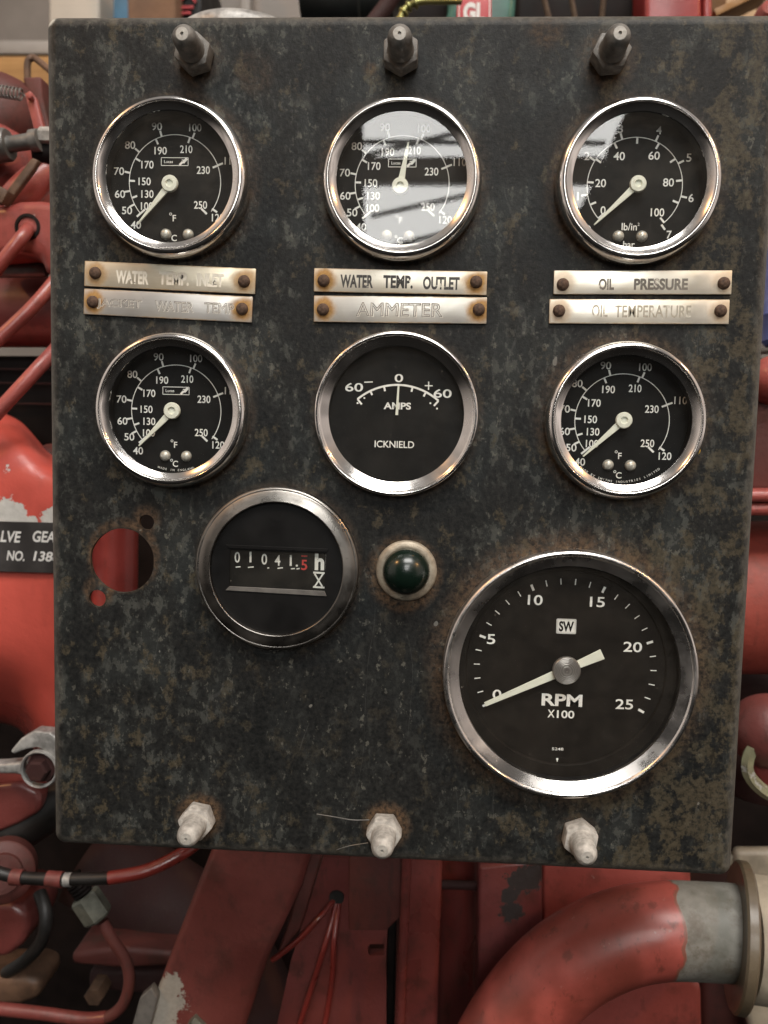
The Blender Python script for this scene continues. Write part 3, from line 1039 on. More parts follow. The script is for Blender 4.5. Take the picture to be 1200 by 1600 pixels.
# --- warning lamp
p = P(635, 891, 0)
il = part('indicator_lamp', (p.x, 0, p.z), MB().lathe([(.0114, -.0002), (.0115, .0010), (.0112, .0018), (.0108, .0021), (.0100, .0024), (.0092, .0026), (.0088, .0025), (.0086, .0015)], seg=64), M['tan_ring'], label='dark green dome lamp in a tarnished ring')
part('lens', (p.x, 0, p.z), MB().lathe([(.0088, .0020), (.0088, .0036), (.0084, .0056), (.0074, .0078), (.0058, .0095), (.0038, .0106), (.0018, .0111), (0, .0112)], seg=64), M['lens'], parent=il)

# --- engraved plates
PLATES = [
    ([('WATER', 182, 233, 434), ('TEMP.', 249, 296, 436), ('INLET', 308, 350, 438)], [(133, 408), (400, 420), (399, 460), (132, 447)], ((150, 427), (382, 440)), 'ink_white', 20, 'name plate reading water temp inlet, tilted, pale worn letters', (.60, .55, .44), .8, .38),
    ([('JACKET', 152, 222, 476), ('WATER', 243, 303, 479.5), ('TEMP', 320, 366, 482)], [(132, 451), (395, 464), (394, 504), (131, 491)], ((146, 472), (379, 483)), 'engraved', 15.5, 'name plate reading jacket water temp, letters engraved in outline, rust ring at each rivet', (.50, .495, .475), 1.0, .36),
    ([('WATER', 532, 583, 440), ('TEMP.', 599, 645, 441), ('OUTLET', 661, 718, 443)], [(491, 419), (761, 425), (760, 461), (491, 456)], ((506, 439), (744, 441)), 'ink_black', 20, 'name plate reading water temp outlet in bold black letters', (.72, .68, .58), 1.0, .36),
    ([('AMMETER', 557, 692, 484.5)], [(491, 462), (761, 465), (760, 506), (490, 503)], ((505, 484), (748, 484)), 'engraved', 21, 'plain engraved name plate reading ammeter, brown stained ends', (.58, .57, .53), 1.0, .36),
    ([('OIL', 935, 959, 444.5), ('PRESSURE', 990, 1074, 444.5)], [(866, 423), (1144, 423), (1142, 460), (864, 460)], ((879, 445), (1130, 443)), 'ink_grey', 18, 'bright name plate reading oil pressure', (.80, .76, .66), .4, .32),
    ([('OIL', 924.5, 949, 486), ('TEMPERATURE', 960, 1079, 487)], [(859, 468), (1140, 468), (1138, 507), (857, 505)], ((873, 486), (1125, 486)), 'ink_pale', 19, 'bright name plate reading oil temperature', (.80, .77, .68), .55, .32)]
M['ink_white'] = worn_ink_or_groove('worn_white_letters', (.74, .70, .60), (.05, .04, .03), .62, .68, 330, 0)
M['ink_black'] = worn_ink_or_groove('worn_black_letters', (.035, .03, .025), (.50, .46, .38), .62, .68, 380)
M['ink_grey'] = worn_ink_or_groove('faded_grey_letters', (.17, .15, .12), (.55, .5, .42), .58, .68, 300)
M['engraved'] = worn_ink_or_groove('engraved_line_shade', (.13, .12, .10), (.30, .28, .25), .5, .62, 500, .2)  # dark outline, paints the shaded edge of the cut letters
M['engraved_lit'] = worn_ink_or_groove('engraved_line_lit', (.85, .82, .75), (.6, .57, .5), .5, .62, 500, .2)  # pale offset outline, paints the lit edge of the cut letters
M['ink_pale'] = worn_ink_or_groove('filled_pale_letters', (.36, .33, .26), (.60, .56, .48), .56, .68, 300)
for words, q, rv, mk, th, lb, col, stn, rgh in PLATES:
    k = [P(a, c_, -.0008) for a, c_ in q]
    cen = sum(k, Vector()) / 4
    ex = ((k[1] - k[0]) + (k[2] - k[3])); ang = math.atan2(ex.z, ex.x)
    hw = (k[1] - k[0]).length / 2; hh = ((k[0] - k[3]).length + (k[1] - k[2]).length) / 4
    Ri = Matrix.Rotation(ang, 3, 'Y')      # world -> local
    def loc(px):
        v = Ri @ (P(*px, -.0008) - cen)
        return (v.x, v.z)
    rl = [loc(r) for r in rv]
    mt = plate_mat('engraved_plate', col, rgh, [r[0] for r in rl], stn, .7 if stn > .5 else .35, hw, hh)
    b = MB()
    b.box((0, 0, 0), (hw * 2, .0010, hh * 2), .00022, None, 2)
    b.mi = 1
    for t, x0, x1, yc in words:
        xc = (x0 + x1) / 2
        sc_ = S(xc, yc, 0); cx_, cz_ = loc((xc, yc))
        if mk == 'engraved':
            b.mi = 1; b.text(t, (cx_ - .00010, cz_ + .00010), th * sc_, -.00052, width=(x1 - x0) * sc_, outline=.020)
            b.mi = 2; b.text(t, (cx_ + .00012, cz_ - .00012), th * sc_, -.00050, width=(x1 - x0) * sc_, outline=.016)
        else:
            b.mi = 1; b.text(t, (cx_, cz_), th * sc_, -.00056, width=(x1 - x0) * sc_, bold=.04 if mk != 'ink_pale' else .015)
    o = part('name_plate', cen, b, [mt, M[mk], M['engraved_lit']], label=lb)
    o.rotation_euler = (0, -ang, 0)
    for r in rl:
        rb = MB().lathe([(.0022, .0004), (.00225, .0009), (.0020, .0015), (.0013, .0020), (0, .0022)], seg=24)
        ro = rb.build('rivet', M['rivet'], None)
        ro.parent = o; ro.location = (r[0], 0, r[1])

# --- loose wire whisker by the bottom stud
b = MB()
b.tube([P(495, 1272, -.001), P(520, 1276, -.003), P(550, 1281, -.004), P(577, 1281, -.003)], .00022, seg=8)
b.tube([P(520, 1330, .001), P(545, 1322, -.002), P(575, 1317, -.003)], .00018, seg=6)
b.build('wire_whisker', M['grey_steel'], panel)

# ================================================================== the red engine behind the panel
eng = empty('red_engine', (0, .22, -.30), 'red painted engine behind the panel, with pipes, spring linkage and chipped paint', 'engine')


def V(px, py, y):
    return P(px, py, y)


wp = lambda x, y_, d: (V(x, y_, d))
M['red_cover'] = red_paint('bright_red_cover', (.52, .085, .062), .33, 0, (.50, .49, .46), .12,
                           [(V(4, 730, .10), .0036), (V(12, 728, .10), .003), (V(5, 803, .10), .008), (V(20, 808, .10), .007), (V(36, 815, .10), .003), (V(82, 812, .10), .006), (V(50, 816, .10), .003)], scale=40)
M['red'] = red_paint('red_enamel', (.145, .034, .029), .40, .08, (.20, .10, .085), .55, coat=.4)
M['red_chip'] = red_paint('red_enamel_chipped', (.21, .038, .034), .36, .42, (.16, .13, .12), .4)
M['red_pink'] = red_paint('faded_red_enamel', (.29, .062, .050), .42, .12, (.30, .24, .21), .4)
M['red_pipe'] = red_paint('glossy_red_pipe', (.17, .022, .016), .28, 0, dirt=.22, coat=.5)
M['red_brace'] = red_paint('red_brace_paint', (.135, .033, .027), .5, 0, (.34, .32, .28), .5,
                           [(V(258, 1560, .09), .011), (V(245, 1590, .09), .011), (V(270, 1535, .09), .006), (V(310, 1660, .09), .006)], scale=60)
M['rail_red'] = red_paint('rail_red', (.15, .034, .029), .30, .10, (.19, .08, .07), .6, coat=.35)
M['riser_red'] = red_paint('riser_red', (.10, .02, .017), .28, .12, (.2, .11, .10), .7, coat=.35)
M['block_red'] = red_paint('block_red', (.16, .04, .038), .40, 0, (.035, .03, .03), .5, [(V(818, 1375, .11), .008), (V(795, 1400, .11), .0045), (V(800, 1425, .11), .006), (V(835, 1365, .11), .006)], coat=.2)
M['red_knurl'] = red_paint('red_wire_coating', (.16, .022, .017), .3, 0, dirt=.4)

# -- block closing the view below and behind, deep shade put into its colour
b = MB(); b.pix([(-160, 560), (1330, 560), (1330, 1800), (-160, 1800)], .34, .12, .004)
b.build('crankcase', M['dark'], eng)
b = MB(); b.pix([(300, 1385), (1180, 1385), (1180, 1760), (300, 1760)], .235, .05, .006)
b.build('crankcase_web', M['darkred'], eng)

# -- left side, from the top: domed casings, spring linkage, housing
b = MB(); b.lathe([(.0, .030), (.012, .0285), (.020, .023), (.0245, .014), (.026, 0), (.026, -.06)], c=V(5, 195, .20), axis=(.25, -1, .2), seg=64)
b.build('domed_casing', M['brownred'], eng)
b = MB(); b.lathe([(.0, .026), (.012, .0245), (.020, .019), (.024, .010), (.0255, 0), (.0255, -.06)], c=V(-2, 272, .175), axis=(.1, -1, .35), seg=64)
b.build('domed_casing', M['red_pink'], eng)
b = MB(); b.pix([(34, 120), (64, 119), (66, 150), (80, 210), (80, 240), (62, 235), (48, 160)], .19, .012, .0015)
b.build('linkage_bracket', M['brownred'], eng)
b = MB(); b.tube([V(43, 128, .22), V(43, 100, .22), V(47, 92, .22), V(56, 92, .22), V(92, 122, .20)], .0021, seg=14)
b.build('bent_rod', M['rusty'], eng)
b = MB()
pa, pb = V(-14, 140, .155), V(34, 148, .155); ax = (pb - pa).normalized(); u = Vector((0, 1, 0)); v = ax.cross(u)
pts = []
for i in range(13 * 14 + 1):
    t = i / (13 * 14); a = 2 * PI * 8.5 * t
    pts.append(pa + (pb - pa) * t + (u * math.cos(a) + v * math.sin(a)) * .0030)
pts += [pb + ax * .0012, pb + ax * .0030 - v * .001]
b.tube(pts, .00048, seg=8, raw=True)
b.build('spring', M['grey_steel'], eng)
b = MB(); b.pix([(38, 146), (46, 141), (55, 152), (70, 205), (70, 240), (58, 235), (52, 200)], .150, .004, .0008)
b.lathe([(.0018, 0), (.0018, .002), (.0012, .0028), (0, .003)], c=V(49, 153, .149), seg=6)
b.build('lever_arm', M['red_pink'], eng)
b = MB()
b.lathe([(.0, 0), (.0080, 0), (.0086, .001), (.0086, .012), (.0078, .0135), (.0045, .0135), (.0042, .0150), (.0042, .026), (.0058, .0265), (.0058, .031), (.0, .031)], c=V(-22, 231, .140), axis=(1, -.05, .12), seg=48)
b.build('control_shaft', M['grey_steel'], eng)
b = MB(); b.lathe([(.0, 0), (.0072, 0), (.0078, .001), (.0078, .012), (.0, .012)], c=V(54, 238, .146), axis=(1, .2, .0), seg=40)
b.build('shaft_collar', M['dark'], eng)
b = MB(); b.lathe([(0, 0), (.0042, 0), (.0046, .0006), (.0046, .007), (0, .007)], c=V(62, 212, .140), axis=(1, .1, .0), seg=6)
b.build('pale_nut', M['nutgrey'] if False else M['zinc'], eng, angle=25)
b = MB(); b.pix([(-6, 318), (40, 258), (49, 246), (60, 250), (54, 262), (12, 318)], .128, .004, .0008)
b.build('flat_strap', M['rusty'], eng)
b = MB(); b.box(V(4, 306, .124), (.0075, .008, .0075), .0008, Matrix.Rotation(.5, 3, 'Y'))
b.build('square_bolt', M['rusty'], eng)
b = MB(); b.tube([V(16, 330, .15), V(38, 300, .145), V(70, 272, .15), V(110, 262, .16)], [.0105, .0092, .0085, .0085], seg=28)
b.build('cast_boss', M['red_pink'], eng)
# housing with a bored eye and the rod leaving it
b = MB(); b.pix([(-60, 325), (10, 318), (28, 312), (60, 311), (120, 318), (120, 430), (70, 432), (60, 402), (30, 396), (-60, 404)], .125, .05, .006, 4)
b.build('pivot_housing', M['red_pink'], eng)
b = MB(); b.lathe([(.0068, .0), (.0068, .0012), (.0052, .0014), (.0050, .0004), (0, .0004)], c=V(44, 355, .1255), seg=40)
b.build('housing_eye', M['dark'], eng)
b = MB(); b.tube([V(46, 354, .130), V(38, 366, .118), V(12, 398, .114), V(-40, 468, .114)], .0034, seg=20)
b.build('push_rod', M['red_pink'], eng)
b = MB(); b.tube([V(110, 408, .12), V(60, 470, .105), V(0, 528, .098), V(-60, 585, .095)], .0034, seg=20)
b.build('push_rod', M['red_pink'], eng)
b = MB(); b.tube([V(120, 510, .13), V(60, 575, .105), V(0, 640, .098), V(-60, 705, .095)], .0036, seg=20)
b.build('push_rod', M['red_pink'], eng)
b = MB(); b.tube([V(-200, 488, .19), V(170, 488, .19)], .021, seg=48)
b.build('cylinder_barrel', M['red'], eng)
b = MB(); b.tube([V(-200, 424, .15), V(55, 422, .15), V(60, 422, .15), V(120, 419, .15)], [.0042, .0042, .0020, .0020], seg=20)
b.build('dark_shaft', M['grey_steel'], eng)
b = MB(); b.pix([(-100, 555), (130, 555), (130, 700), (-100, 700)], .20, .05, .004)
b.build('recess_wall', M['dark'], eng)  # black sheet, the shade of the recess put into its colour
for y0 in (578, 600, 632):
    b = MB(); b.tube([V(-90, y0 - 3, .195), V(120, y0, .195)], .0006, seg=8)
    b.build('casting_rib', M['darkred'], eng)


# rocker cover: a long rounded casting running behind the panel
def cover():
    b = MB()
    prof = [(640, .175), (652, .135), (668, .118), (690, .1095), (715, .1055), (742, .102), (780, .1), (900, .1), (985, .1), (1030, .104), (1065, .113), (1095, .128), (1120, .15), (1130, .18)]
    xs = [-160, -60, -20, 0, 15, 30, 42, 55, 68, 82, 100, 120, 132, 140]
    back = {120: .002, 132: .010, 140: .03}
    drop = {-160: 0, -60: 0, -20: 0, 0: 4, 15: 8, 30: 16, 42: 26, 55: 42, 68: 58, 82: 70, 100: 76, 120: 78, 132: 78, 140: 78}
    rise = {-160: 0, -60: 0, -20: 0, 0: 0, 15: 2, 30: 8, 42: 22, 55: 45, 68: 75, 82: 105, 100: 130, 120: 140, 132: 140, 140: 140}
    grid = []
    for x in xs:
        col = []
        for (y0, d) in prof:
            t = max(0, min(1, (760 - y0) / 120)); t2 = max(0, min(1, (y0 - 1000) / 110))
            yy_ = y0 + drop[x] * t + rise[x] * t2
            col.append(b.bm.verts.new(V(x, yy_, d) + Vector((0, back.get(x, 0), 0))))
        grid.append(col)
    for i in range(len(xs) - 1):
        for j in range(len(prof) - 1):
            b._f((grid[i][j], grid[i][j + 1], grid[i + 1][j + 1], grid[i + 1][j]))
    o = b.build('rocker_cover', M['red_cover'], eng, angle=80)
    md = o.modifiers.new('smooth', 'SUBSURF'); md.levels = 2; md.render_levels = 2
    md2 = o.modifiers.new('thick', 'SOLIDIFY'); md2.thickness = .003; md2.offset = -1
    return o


cov = cover()
b = MB(); b.lathe([(0, .020), (.008, .0185), (.014, .013), (.0165, .004), (.017, 0), (.017, -.05)], c=V(92, 740, .17), axis=(0, -1, .4), seg=48)
b.build('cover_boss', M['brownred'], eng)
# identification label on the cover
lab = MB()
lab.pix([(-130, 812), (60, 816), (130, 818), (130, 897), (-130, 890)], .0975, .0008, .0002, 1)
lab.mi = 1
for t, cx_, py, h, ww in (('VALVE', 5, 838, 17.5, 56), ('GEAR', 74, 839, 17.5, 46), ('NO.', 24, 868.5, 15.5, 28), ('1386', 72, 869.5, 15.5, 41)):
    sc_ = S(cx_, py, .097)
    q = V(cx_, py, .0970)
    lab.text(t, (q.x, q.z), h * sc_, .0971, width=ww * sc_, bold=.025, shear=.2, rot=-.02)
lab.build('name_label', [M['labelblack'], M['whiteplate']], eng)

b = MB(); b.tube([V(181, 760, .115), V(179, 1020, .115)], .0116, seg=64)
M['upright_red'] = red_paint('upright_red', (.30, .045, .036), .34, 0, dirt=.35, coat=.3)
b.build('upright_pipe', M['upright_red'], eng)

# clamp, bolt and lower left castings
def band(pts, wz, y, t, name, mat, bev=.0008):
    """flat band following a pixel path, wz = half width in pixels"""
    n = len(pts); up_, dn = [], []
    for i, (x, y_) in enumerate(pts):
        a = pts[max(i - 1, 0)]; c_ = pts[min(i + 1, n - 1)]
        dx, dy = c_[0] - a[0], c_[1] - a[1]; l = math.hypot(dx, dy)
        w_ = wz[i] if isinstance(wz, (list, tuple)) else wz
        up_.append((x + dy / l * w_, y_ - dx / l * w_)); dn.append((x - dy / l * w_, y_ + dx / l * w_))
    return MB().pix(up_ + dn[::-1], y, t, bev).build(name, mat, eng)


ringpx = [(65 + 28 * math.cos(math.radians(a)), 1198 + 29 * math.sin(math.radians(a))) for a in range(190, 551, 12)]
band([(18, 1176), (36, 1163), (55, 1155), (72, 1158), (88, 1172), (104, 1190)], [3, 9, 13, 15, 14, 12], .094, .009, 'clamp_strap', M['galv'], .0016)
band([(-40, 1202), (0, 1202), (22, 1201), (44, 1202)], [7, 8, 9, 13], .097, .009, 'clamp_strap', M['galv'], .0018)
b = MB(); q = V(65, 1199, .096); r_ = S(65, 1199, .096)
b.lathe([(25 * r_, 0), (25 * r_, .003), (27.5 * r_, .004), (29.5 * r_, .003), (29.5 * r_, 0)], c=q, seg=56)
b.build('clamp_ring', M['galv'], eng)
b = MB(); b.lathe([(24.5 * r_, -.004), (24.5 * r_, .001), (17 * r_, .0016), (17 * r_, .006), (14.5 * r_, .007), (0, .007)], c=q, seg=6)
b.build('clamp_bolt', M['darkred'], eng, angle=25)
b = MB(); b.pix([(-60, 1232), (30, 1222), (58, 1236), (66, 1252), (60, 1270), (30, 1288), (-10, 1305), (-60, 1312)], .112, .03, .006, 4)
b.build('lug_casting', M['red'], eng)
b = MB(); b.tube([V(-60, 1345, .125), V(20, 1300, .125), V(120, 1235, .13)], .0125, seg=32)
b.build('dark_hose', M['rubber'], eng)
b = MB(); b.lathe([(0, .006), (.010, .006), (.0105, .004), (.0150, .003), (.0160, .002), (.0160, -.010)], c=V(5, 1362, .098), axis=(.35, -1, .25), seg=48)
b.build('hose_flange', M['brownred'], eng)
pth = [V(-6, 1362, .080), V(30, 1371, .080), V(95, 1374, .080), V(170, 1372, .080), V(230, 1360, .083), (V(290, 1330, .09)), V(330, 1296, .105)]
b = MB(); b.tube(pth[:4], .0031, seg=24)
b.build('feed_hose', M['rubber'], eng)
b = MB(); b.tube(pth[3:], .0033, seg=24)
b.build('feed_pipe', M['red_pipe'], eng)
for (x0, x1, yy_) in ((18, 36, 1371), (74, 98, 1374)):
    b = MB(); b.tube([V(x0, yy_ - 1, .080), V((x0 + x1) / 2, yy_, .080), V(x1, yy_ + .5, .080)], .0040, seg=28, n=3)
    b.build('red_band', M['red'], eng)
b = MB(); b.tube([V(101, 1374.5, .080), V(112, 1374.5, .080)], .0034, seg=24)
b.build('ferrule', M['galv'], eng)
# hexagon union and capillary
pa, pb = V(131, 1398, .094), V(163, 1446, .094); ax = (pb - pa).normalized()
b = MB(); b.lathe([(0, 0), (.0066, 0), (.0078, .0012), (.0078, .0135), (.0068, .0148), (0, .0148)], c=pa, axis=ax, seg=6)
b.build('hex_union', M['nutgrey'], eng, angle=25)
b = MB(); b.lathe([(.0052, -.012)] + [(.0052 if i % 2 else .0046, -.010 + i * .0010) for i in range(11)] + [(.004, .002)], c=pa, axis=ax, seg=32)
b.build('threaded_tail', M['dark'], eng)
b = MB(); b.tube([V(160, 1440, .094), V(177, 1470, .094), V(196, 1500, .095), V(202, 1535, .095), V(190, 1572, .095), V(160, 1592, .095), V(120, 1590, .095)], .0030, seg=20)
b.build('bent_tube', M['rusty'] if False else M['brownred'], eng)
b = MB(); b.tube([V(166, 1590, .095), V(130, 1592, .095), V(60, 1583, .095), V(-40, 1572, .095)], .0034, seg=20)
b.build('bent_tube', M['red'], eng)
b = MB(); b.pix([(-60, 1410), (20, 1412), (42, 1425), (44, 1452), (36, 1478), (10, 1498), (-60, 1500)], .11, .04, .006, 4)
b.build('lobed_cover', M['red'], eng)
b = MB(); b.tube([V(62, 1395, .12), V(72, 1430, .112), V(66, 1468, .112), V(40, 1500, .12), V(10, 1520, .13)], .0036, seg=20)
b.build('black_hose', M['rubber'], eng)
b = MB(); b.pix([(-60, 1528), (40, 1527), (62, 1535), (60, 1562), (30, 1572), (-60, 1572)], .125, .03, .004)
b.build('rusty_block', M['rusty'], eng)
b = MB(); b.pix([(110, 1490), (180, 1480), (300, 1490), (300, 1510), (180, 1514), (112, 1508)], .150, .06, .003)
b.build('ledge', M['brownred'], eng)
b = MB(); b.pix([(138, 1518), (300, 1516), (300, 1560), (138, 1548)], .165, .05, .003)
b.build('ledge', M['darkred'], eng)
b = MB(); b.lathe([(0, .004), (.0055, .004), (.006, .003), (.006, -.02)], c=V(150, 1552, .155), seg=6)
b.build('ledge_bolt', M['rusty'], eng, angle=25)
b = MB(); b.tube([V(140, 1340, .20), V(330, 1470, .195), V(420, 1640, .19)], .030, seg=40)
b.build('sump_body', M['darkred'], eng)

# brace
b = MB(); b.pix([(345, 1290), (500, 1290), (470, 1390), (418, 1500), (372, 1640), (210, 1640), (262, 1500), (305, 1390)], .088, .016, .004, 4)
b.build('brace_post', M['red_brace'], eng)
b = MB(); b.tube([V(318, 1610, .086), V(300, 1592, .086)], .003, seg=6)
b.build('brace_bolt', M['nutgrey'], eng, angle=25)
b = MB(); b.pix([(218, 1560), (236, 1544), (246, 1560), (226, 1640), (196, 1640)], .084, .006, .001)
b.build('brace_gusset', M['grey_steel'], eng)

# middle plates
def holed_plate(outer, hole, y, t):
    b = MB()
    for s_ in (0, 1):
        vl = [[V(*p, y) + Vector((0, t * s_, 0)) for p in outer], [V(*p, y) + Vector((0, t * s_, 0)) for p in hole]]
        fl = [b.bm.verts.new(v) for lp in vl for v in lp]
        for tr in tessellate_polygon([[Vector((v.x, v.z, 0)) for v in lp] for lp in vl]):
            f = b._f([fl[i] for i in tr])
            if f: f.smooth = False
        if s_ == 0: f0 = fl
        else:
            k = 0
            for lp in vl:
                n = len(lp)
                for i in range(n):
                    b._f((f0[k + i], f0[k + (i + 1) % n], fl[k + (i + 1) % n], fl[k + i]))
                k += n
    return b


slot = [(578, 1475), (600, 1475), (600, 1493), (578, 1493), (575, 1488), (575, 1480)]
holed_plate([(420, 1660), (455, 1500), (505, 1340), (548, 1340), (610, 1340), (604, 1480), (603, 1660)], slot, .105, .006).build('guard_plate', M['red'], eng)
b = MB(); b.pix([(545, 1330), (632, 1330), (628, 1430), (604, 1454), (545, 1454)], .100, .003, .0006)
b.build('plate_patch', M['brownred'], eng)
for a, c_, d_ in (((482, 1340), (440, 1450), (410, 1640)),):
    b = MB(); b.pix([(478, 1330), (505, 1330), (470, 1450), (430, 1500), (452, 1440)], .098, .006, .001)
    b.build('plate_lug', M['brownred'], eng)
b = MB(); b.lathe([(.0040, .0), (.0038, .0004), (0, .0002)], c=V(526, 1402, .1045), seg=36)
b.build('cable_grommet', M['rubber'], eng)  # black disc painting the darkness of an open hole, nothing is cut
for pts in ([(523, 1405), (498, 1435), (470, 1465), (440, 1490), (425, 1500)], [(526, 1408), (510, 1470), (488, 1540), (455, 1640)], [(530, 1408), (522, 1470), (518, 1540), (500, 1640)]):
    b = MB(); b.tube([V(pts[0][0], pts[0][1], .106)] + [V(x, y_, .096) for x, y_ in pts[1:]], .00145, seg=14)
    b.build('coated_wire', M['red_knurl'], eng)
b = MB(); b.pix([(606, 1330), (622, 1330), (614, 1660), (602, 1660)], .112, .01, .001)
b.build('gap_strip', M['dark'], eng)  # black strip that paints in the shade of the gap
b = MB(); b.pix([(632, 1330), (692, 1330), (682, 1660), (614, 1660), (620, 1500)], .092, .02, .0035, 4)
b.build('channel_rail', M['rail_red'], eng)
b = MB(); b.tube([V(636, 1330, .091), V(631, 1470, .091), V(624, 1660, .091)], .0024, seg=16)
b.build('rail_bead', M['rail_red'], eng)
b = MB(); b.tube([V(715, 1330, .150), V(712, 1660, .150)], .011, seg=36)
b.build('riser_pipe', M['riser_red'], eng)
b = MB(); b.tube([V(690, 1382, .125), V(750, 1384, .125)], .0024, seg=16)
b.build('cross_rod', M['darkred'], eng)
b = MB(); b.pix([(748, 1354), (838, 1345), (848, 1345), (848, 1440), (820, 1500), (780, 1560), (745, 1600)], .110, .022, .002)
b.build('cast_block', M['block_red'], eng)
b = MB(); b.pix([(848, 1335), (1060, 1335), (1080, 1352), (1082, 1460), (848, 1460)], .125, .03, .002)
b.build('end_plate', M['red_pink'], eng)
b = MB(); b.pix([(838, 1580), (900, 1530), (960, 1518), (1085, 1526), (1098, 1545), (1100, 1680), (820, 1680)], .128, .03, .004)
b.build('worn_cover', M['red_pink'], eng)
b = MB(); b.pix([(1098, 1520), (1140, 1525), (1168, 1570), (1180, 1680), (1098, 1680)], .15, .03, .004)
b.build('pump_foot', M['rusty'] if False else M['brownred'], eng)

# elbow with bare end, flange and pump body
el = [(1165, 1458), (1110, 1455), (1045, 1453), (985, 1461), (925, 1484), (868, 1522), (815, 1580), (772, 1650), (745, 1720)]
rr = 72 * S(1000, 1450, .075)
pp = [V(x, y_, .075) for x, y_ in el]
M['elbow'], T = new_mat('elbow_red_with_bare_end')
co = T.coords(); n1 = T.noise(co, 70, 5, .6); n2 = T.noise(co, 420, 4, .6); n3 = T.noise(co, 22, 3, .5)
sxyz = T.n('ShaderNodeSeparateXYZ', None, Vector=co)
xb = V(1050, 1450, .075).x
mk = T.ramp(T.math('ADD', T.math('ADD', sxyz.outputs[0], T.math('MULTIPLY', T.math('SUBTRACT', n1, .5), .004)), T.math('MULTIPLY', T.math('SUBTRACT', n3, .5), .022)), xb - .0002, xb + .0002)
rc = T.mix(T.ramp(n1, .3, .7), (.26, .056, .043), (.37, .078, .060))
rc = T.mix(T.ramp(n3, .46, .66, 0, .55), rc, (.11, .026, .016))
n4e = T.noise(T.coords(1, 1, .5), 150, 6, .72)
rc = T.mix(T.ramp(n4e, .55, .66, 0, .55), rc, (.07, .022, .014))
rc = T.mix(T.ramp(T.noise(co, 260, 5, .7), .66, .70, 0, .6), rc, (.30, .16, .13))
rc = T.mix(T.ramp(n2, .66, .74, 0, .5), rc, (.06, .02, .012))
gc = T.mix(T.ramp(n1, .35, .65), (.12, .115, .095), (.20, .19, .165))
gc = T.mix(T.ramp(n2, .55, .72, 0, .5), gc, (.10, .085, .06))
seam = T.math('SUBTRACT', T.ramp(T.math('ADD', T.math('ADD', sxyz.outputs[0], T.math('MULTIPLY', T.math('SUBTRACT', n1, .5), .010)), T.math('MULTIPLY', T.math('SUBTRACT', n3, .5), .022)), xb - .0016, xb - .0004), mk)
seam = T.math('MAXIMUM', seam, 0.0)
rc = T.mix(T.math('MULTIPLY', seam, .8), rc, (.17, .075, .05))
gc = T.mix(T.ramp(T.noise(co, 45, 6, .7), .52, .66, 0, .7), gc, (.085, .065, .045))
bsdf(T, T.mix(mk, rc, gc), T.math('ADD', T.ramp(n1, .3, .7, .34, .48), T.math('MULTIPLY', mk, .15)), 0, T.math('SUBTRACT', T.math('MULTIPLY', n2, .5), T.math('MULTIPLY', mk, .6)), .15, .0008, Coat_Weight=T.math('SUBTRACT', .16, T.math('MULTIPLY', mk, .15)), Coat_Roughness=.2)
b = MB(); b.tube(pp, rr, seg=72, n=12)
b.build('elbow_pipe', M['elbow'], eng, angle=60)
fa = (pp[0] - pp[1]).normalized()
M['flange'] = red_paint('tan_flange_paint', (.10, .075, .045), .5, .30, (.22, .045, .03), .4)
b = MB(); b.lathe([(rr * .9, 0), (rr * 1.50, 0), (rr * 1.55, .001), (rr * 1.55, .0046), (rr * 1.50, .0056), (rr * .9, .0056)], c=V(1146, 1460, .075), axis=(1, -.20, -.05), seg=72)
b.build('pipe_flange', M['flange'], eng)
b = MB(); b.lathe([(0, .0), (rr * 1.25, 0), (rr * 1.30, .002), (rr * 1.30, .030), (0, .030)], c=V(1166, 1463, .075), axis=(1, -.1, -.05), seg=48)
b.build('pump_throat', M['beige'], eng)
b = MB(); b.pix([(1150, 1330), (1420, 1330), (1420, 1680), (1190, 1680), (1160, 1560)], .125, .008, .003, 3)
b.build('pump_body', M['beige'], eng)
b = MB(); b.pix([(1120, 1338), (1290, 1330), (1290, 1352), (1130, 1356)], .13, .006, .002)
b.build('pump_bracket', M['beige'], eng)

# -- right side
b = MB(); b.pix([(1160, 590), (1330, 590), (1330, 770), (1150, 770)], .12, .05, .004)
b.build('air_box', M['brownred'], eng)
b = MB(); b.pix([(1140, 765), (1330, 765), (1330, 785), (1140, 785)], .105, .04, .003)
b.pix([(1140, 786), (1330, 786), (1330, 806), (1140, 806)], .108, .04, .003)
b.build('air_box_ledge', M['red_pink'], eng)
b = MB(); b.tube([V(1100, 933, .16), V(1420, 933, .16)], .0425, seg=72)
M['tank_red'] = red_paint('tank_red', (.25, .045, .030), .55, 0, dirt=.3, coat=0)
b.build('red_tank', M['tank_red'], eng)
M['olive_ring'] = red_paint('olive_clamp_paint', (.23, .22, .13), .55, .5, (.30, .29, .26), .7, coat=0)
M['dome_red'] = red_paint('dome_red', (.14, .036, .030), .5, .15, (.26, .18, .16), .5, coat=.05)
b = MB(); b.lathe([(0, .020), (.010, .018), (.016, .012), (.0185, .004), (.019, -.01)], c=V(1200, 1142, .11), axis=(-.35, -1, .35), seg=48)
b.build('cap_dome', M['dome_red'], eng)
rp = [(1230, 1140), (1200, 1147), (1182, 1160), (1170, 1180), (1168, 1203), (1180, 1224), (1205, 1242), (1240, 1250)]
b = MB(); b.tube([V(x, y_, .098) for x, y_ in rp], .0032, seg=6, n=3)
b.build('clamp_hoop', M['olive_ring'], eng)
b = MB(); b.lathe([(0, .004), (.012, .003), (.0155, 0), (.016, -.02)], c=V(1222, 1196, .106), axis=(-.3, -1, 0), seg=48)
b.build('clamped_cap', M['red_chip'], eng)
b = MB(); b.lathe([(0, .0), (.018, .0), (.030, -.008), (.034, -.02), (.034, -.09)], c=V(1212, 1188, .150), axis=(-.1, -1, .0), seg=64)
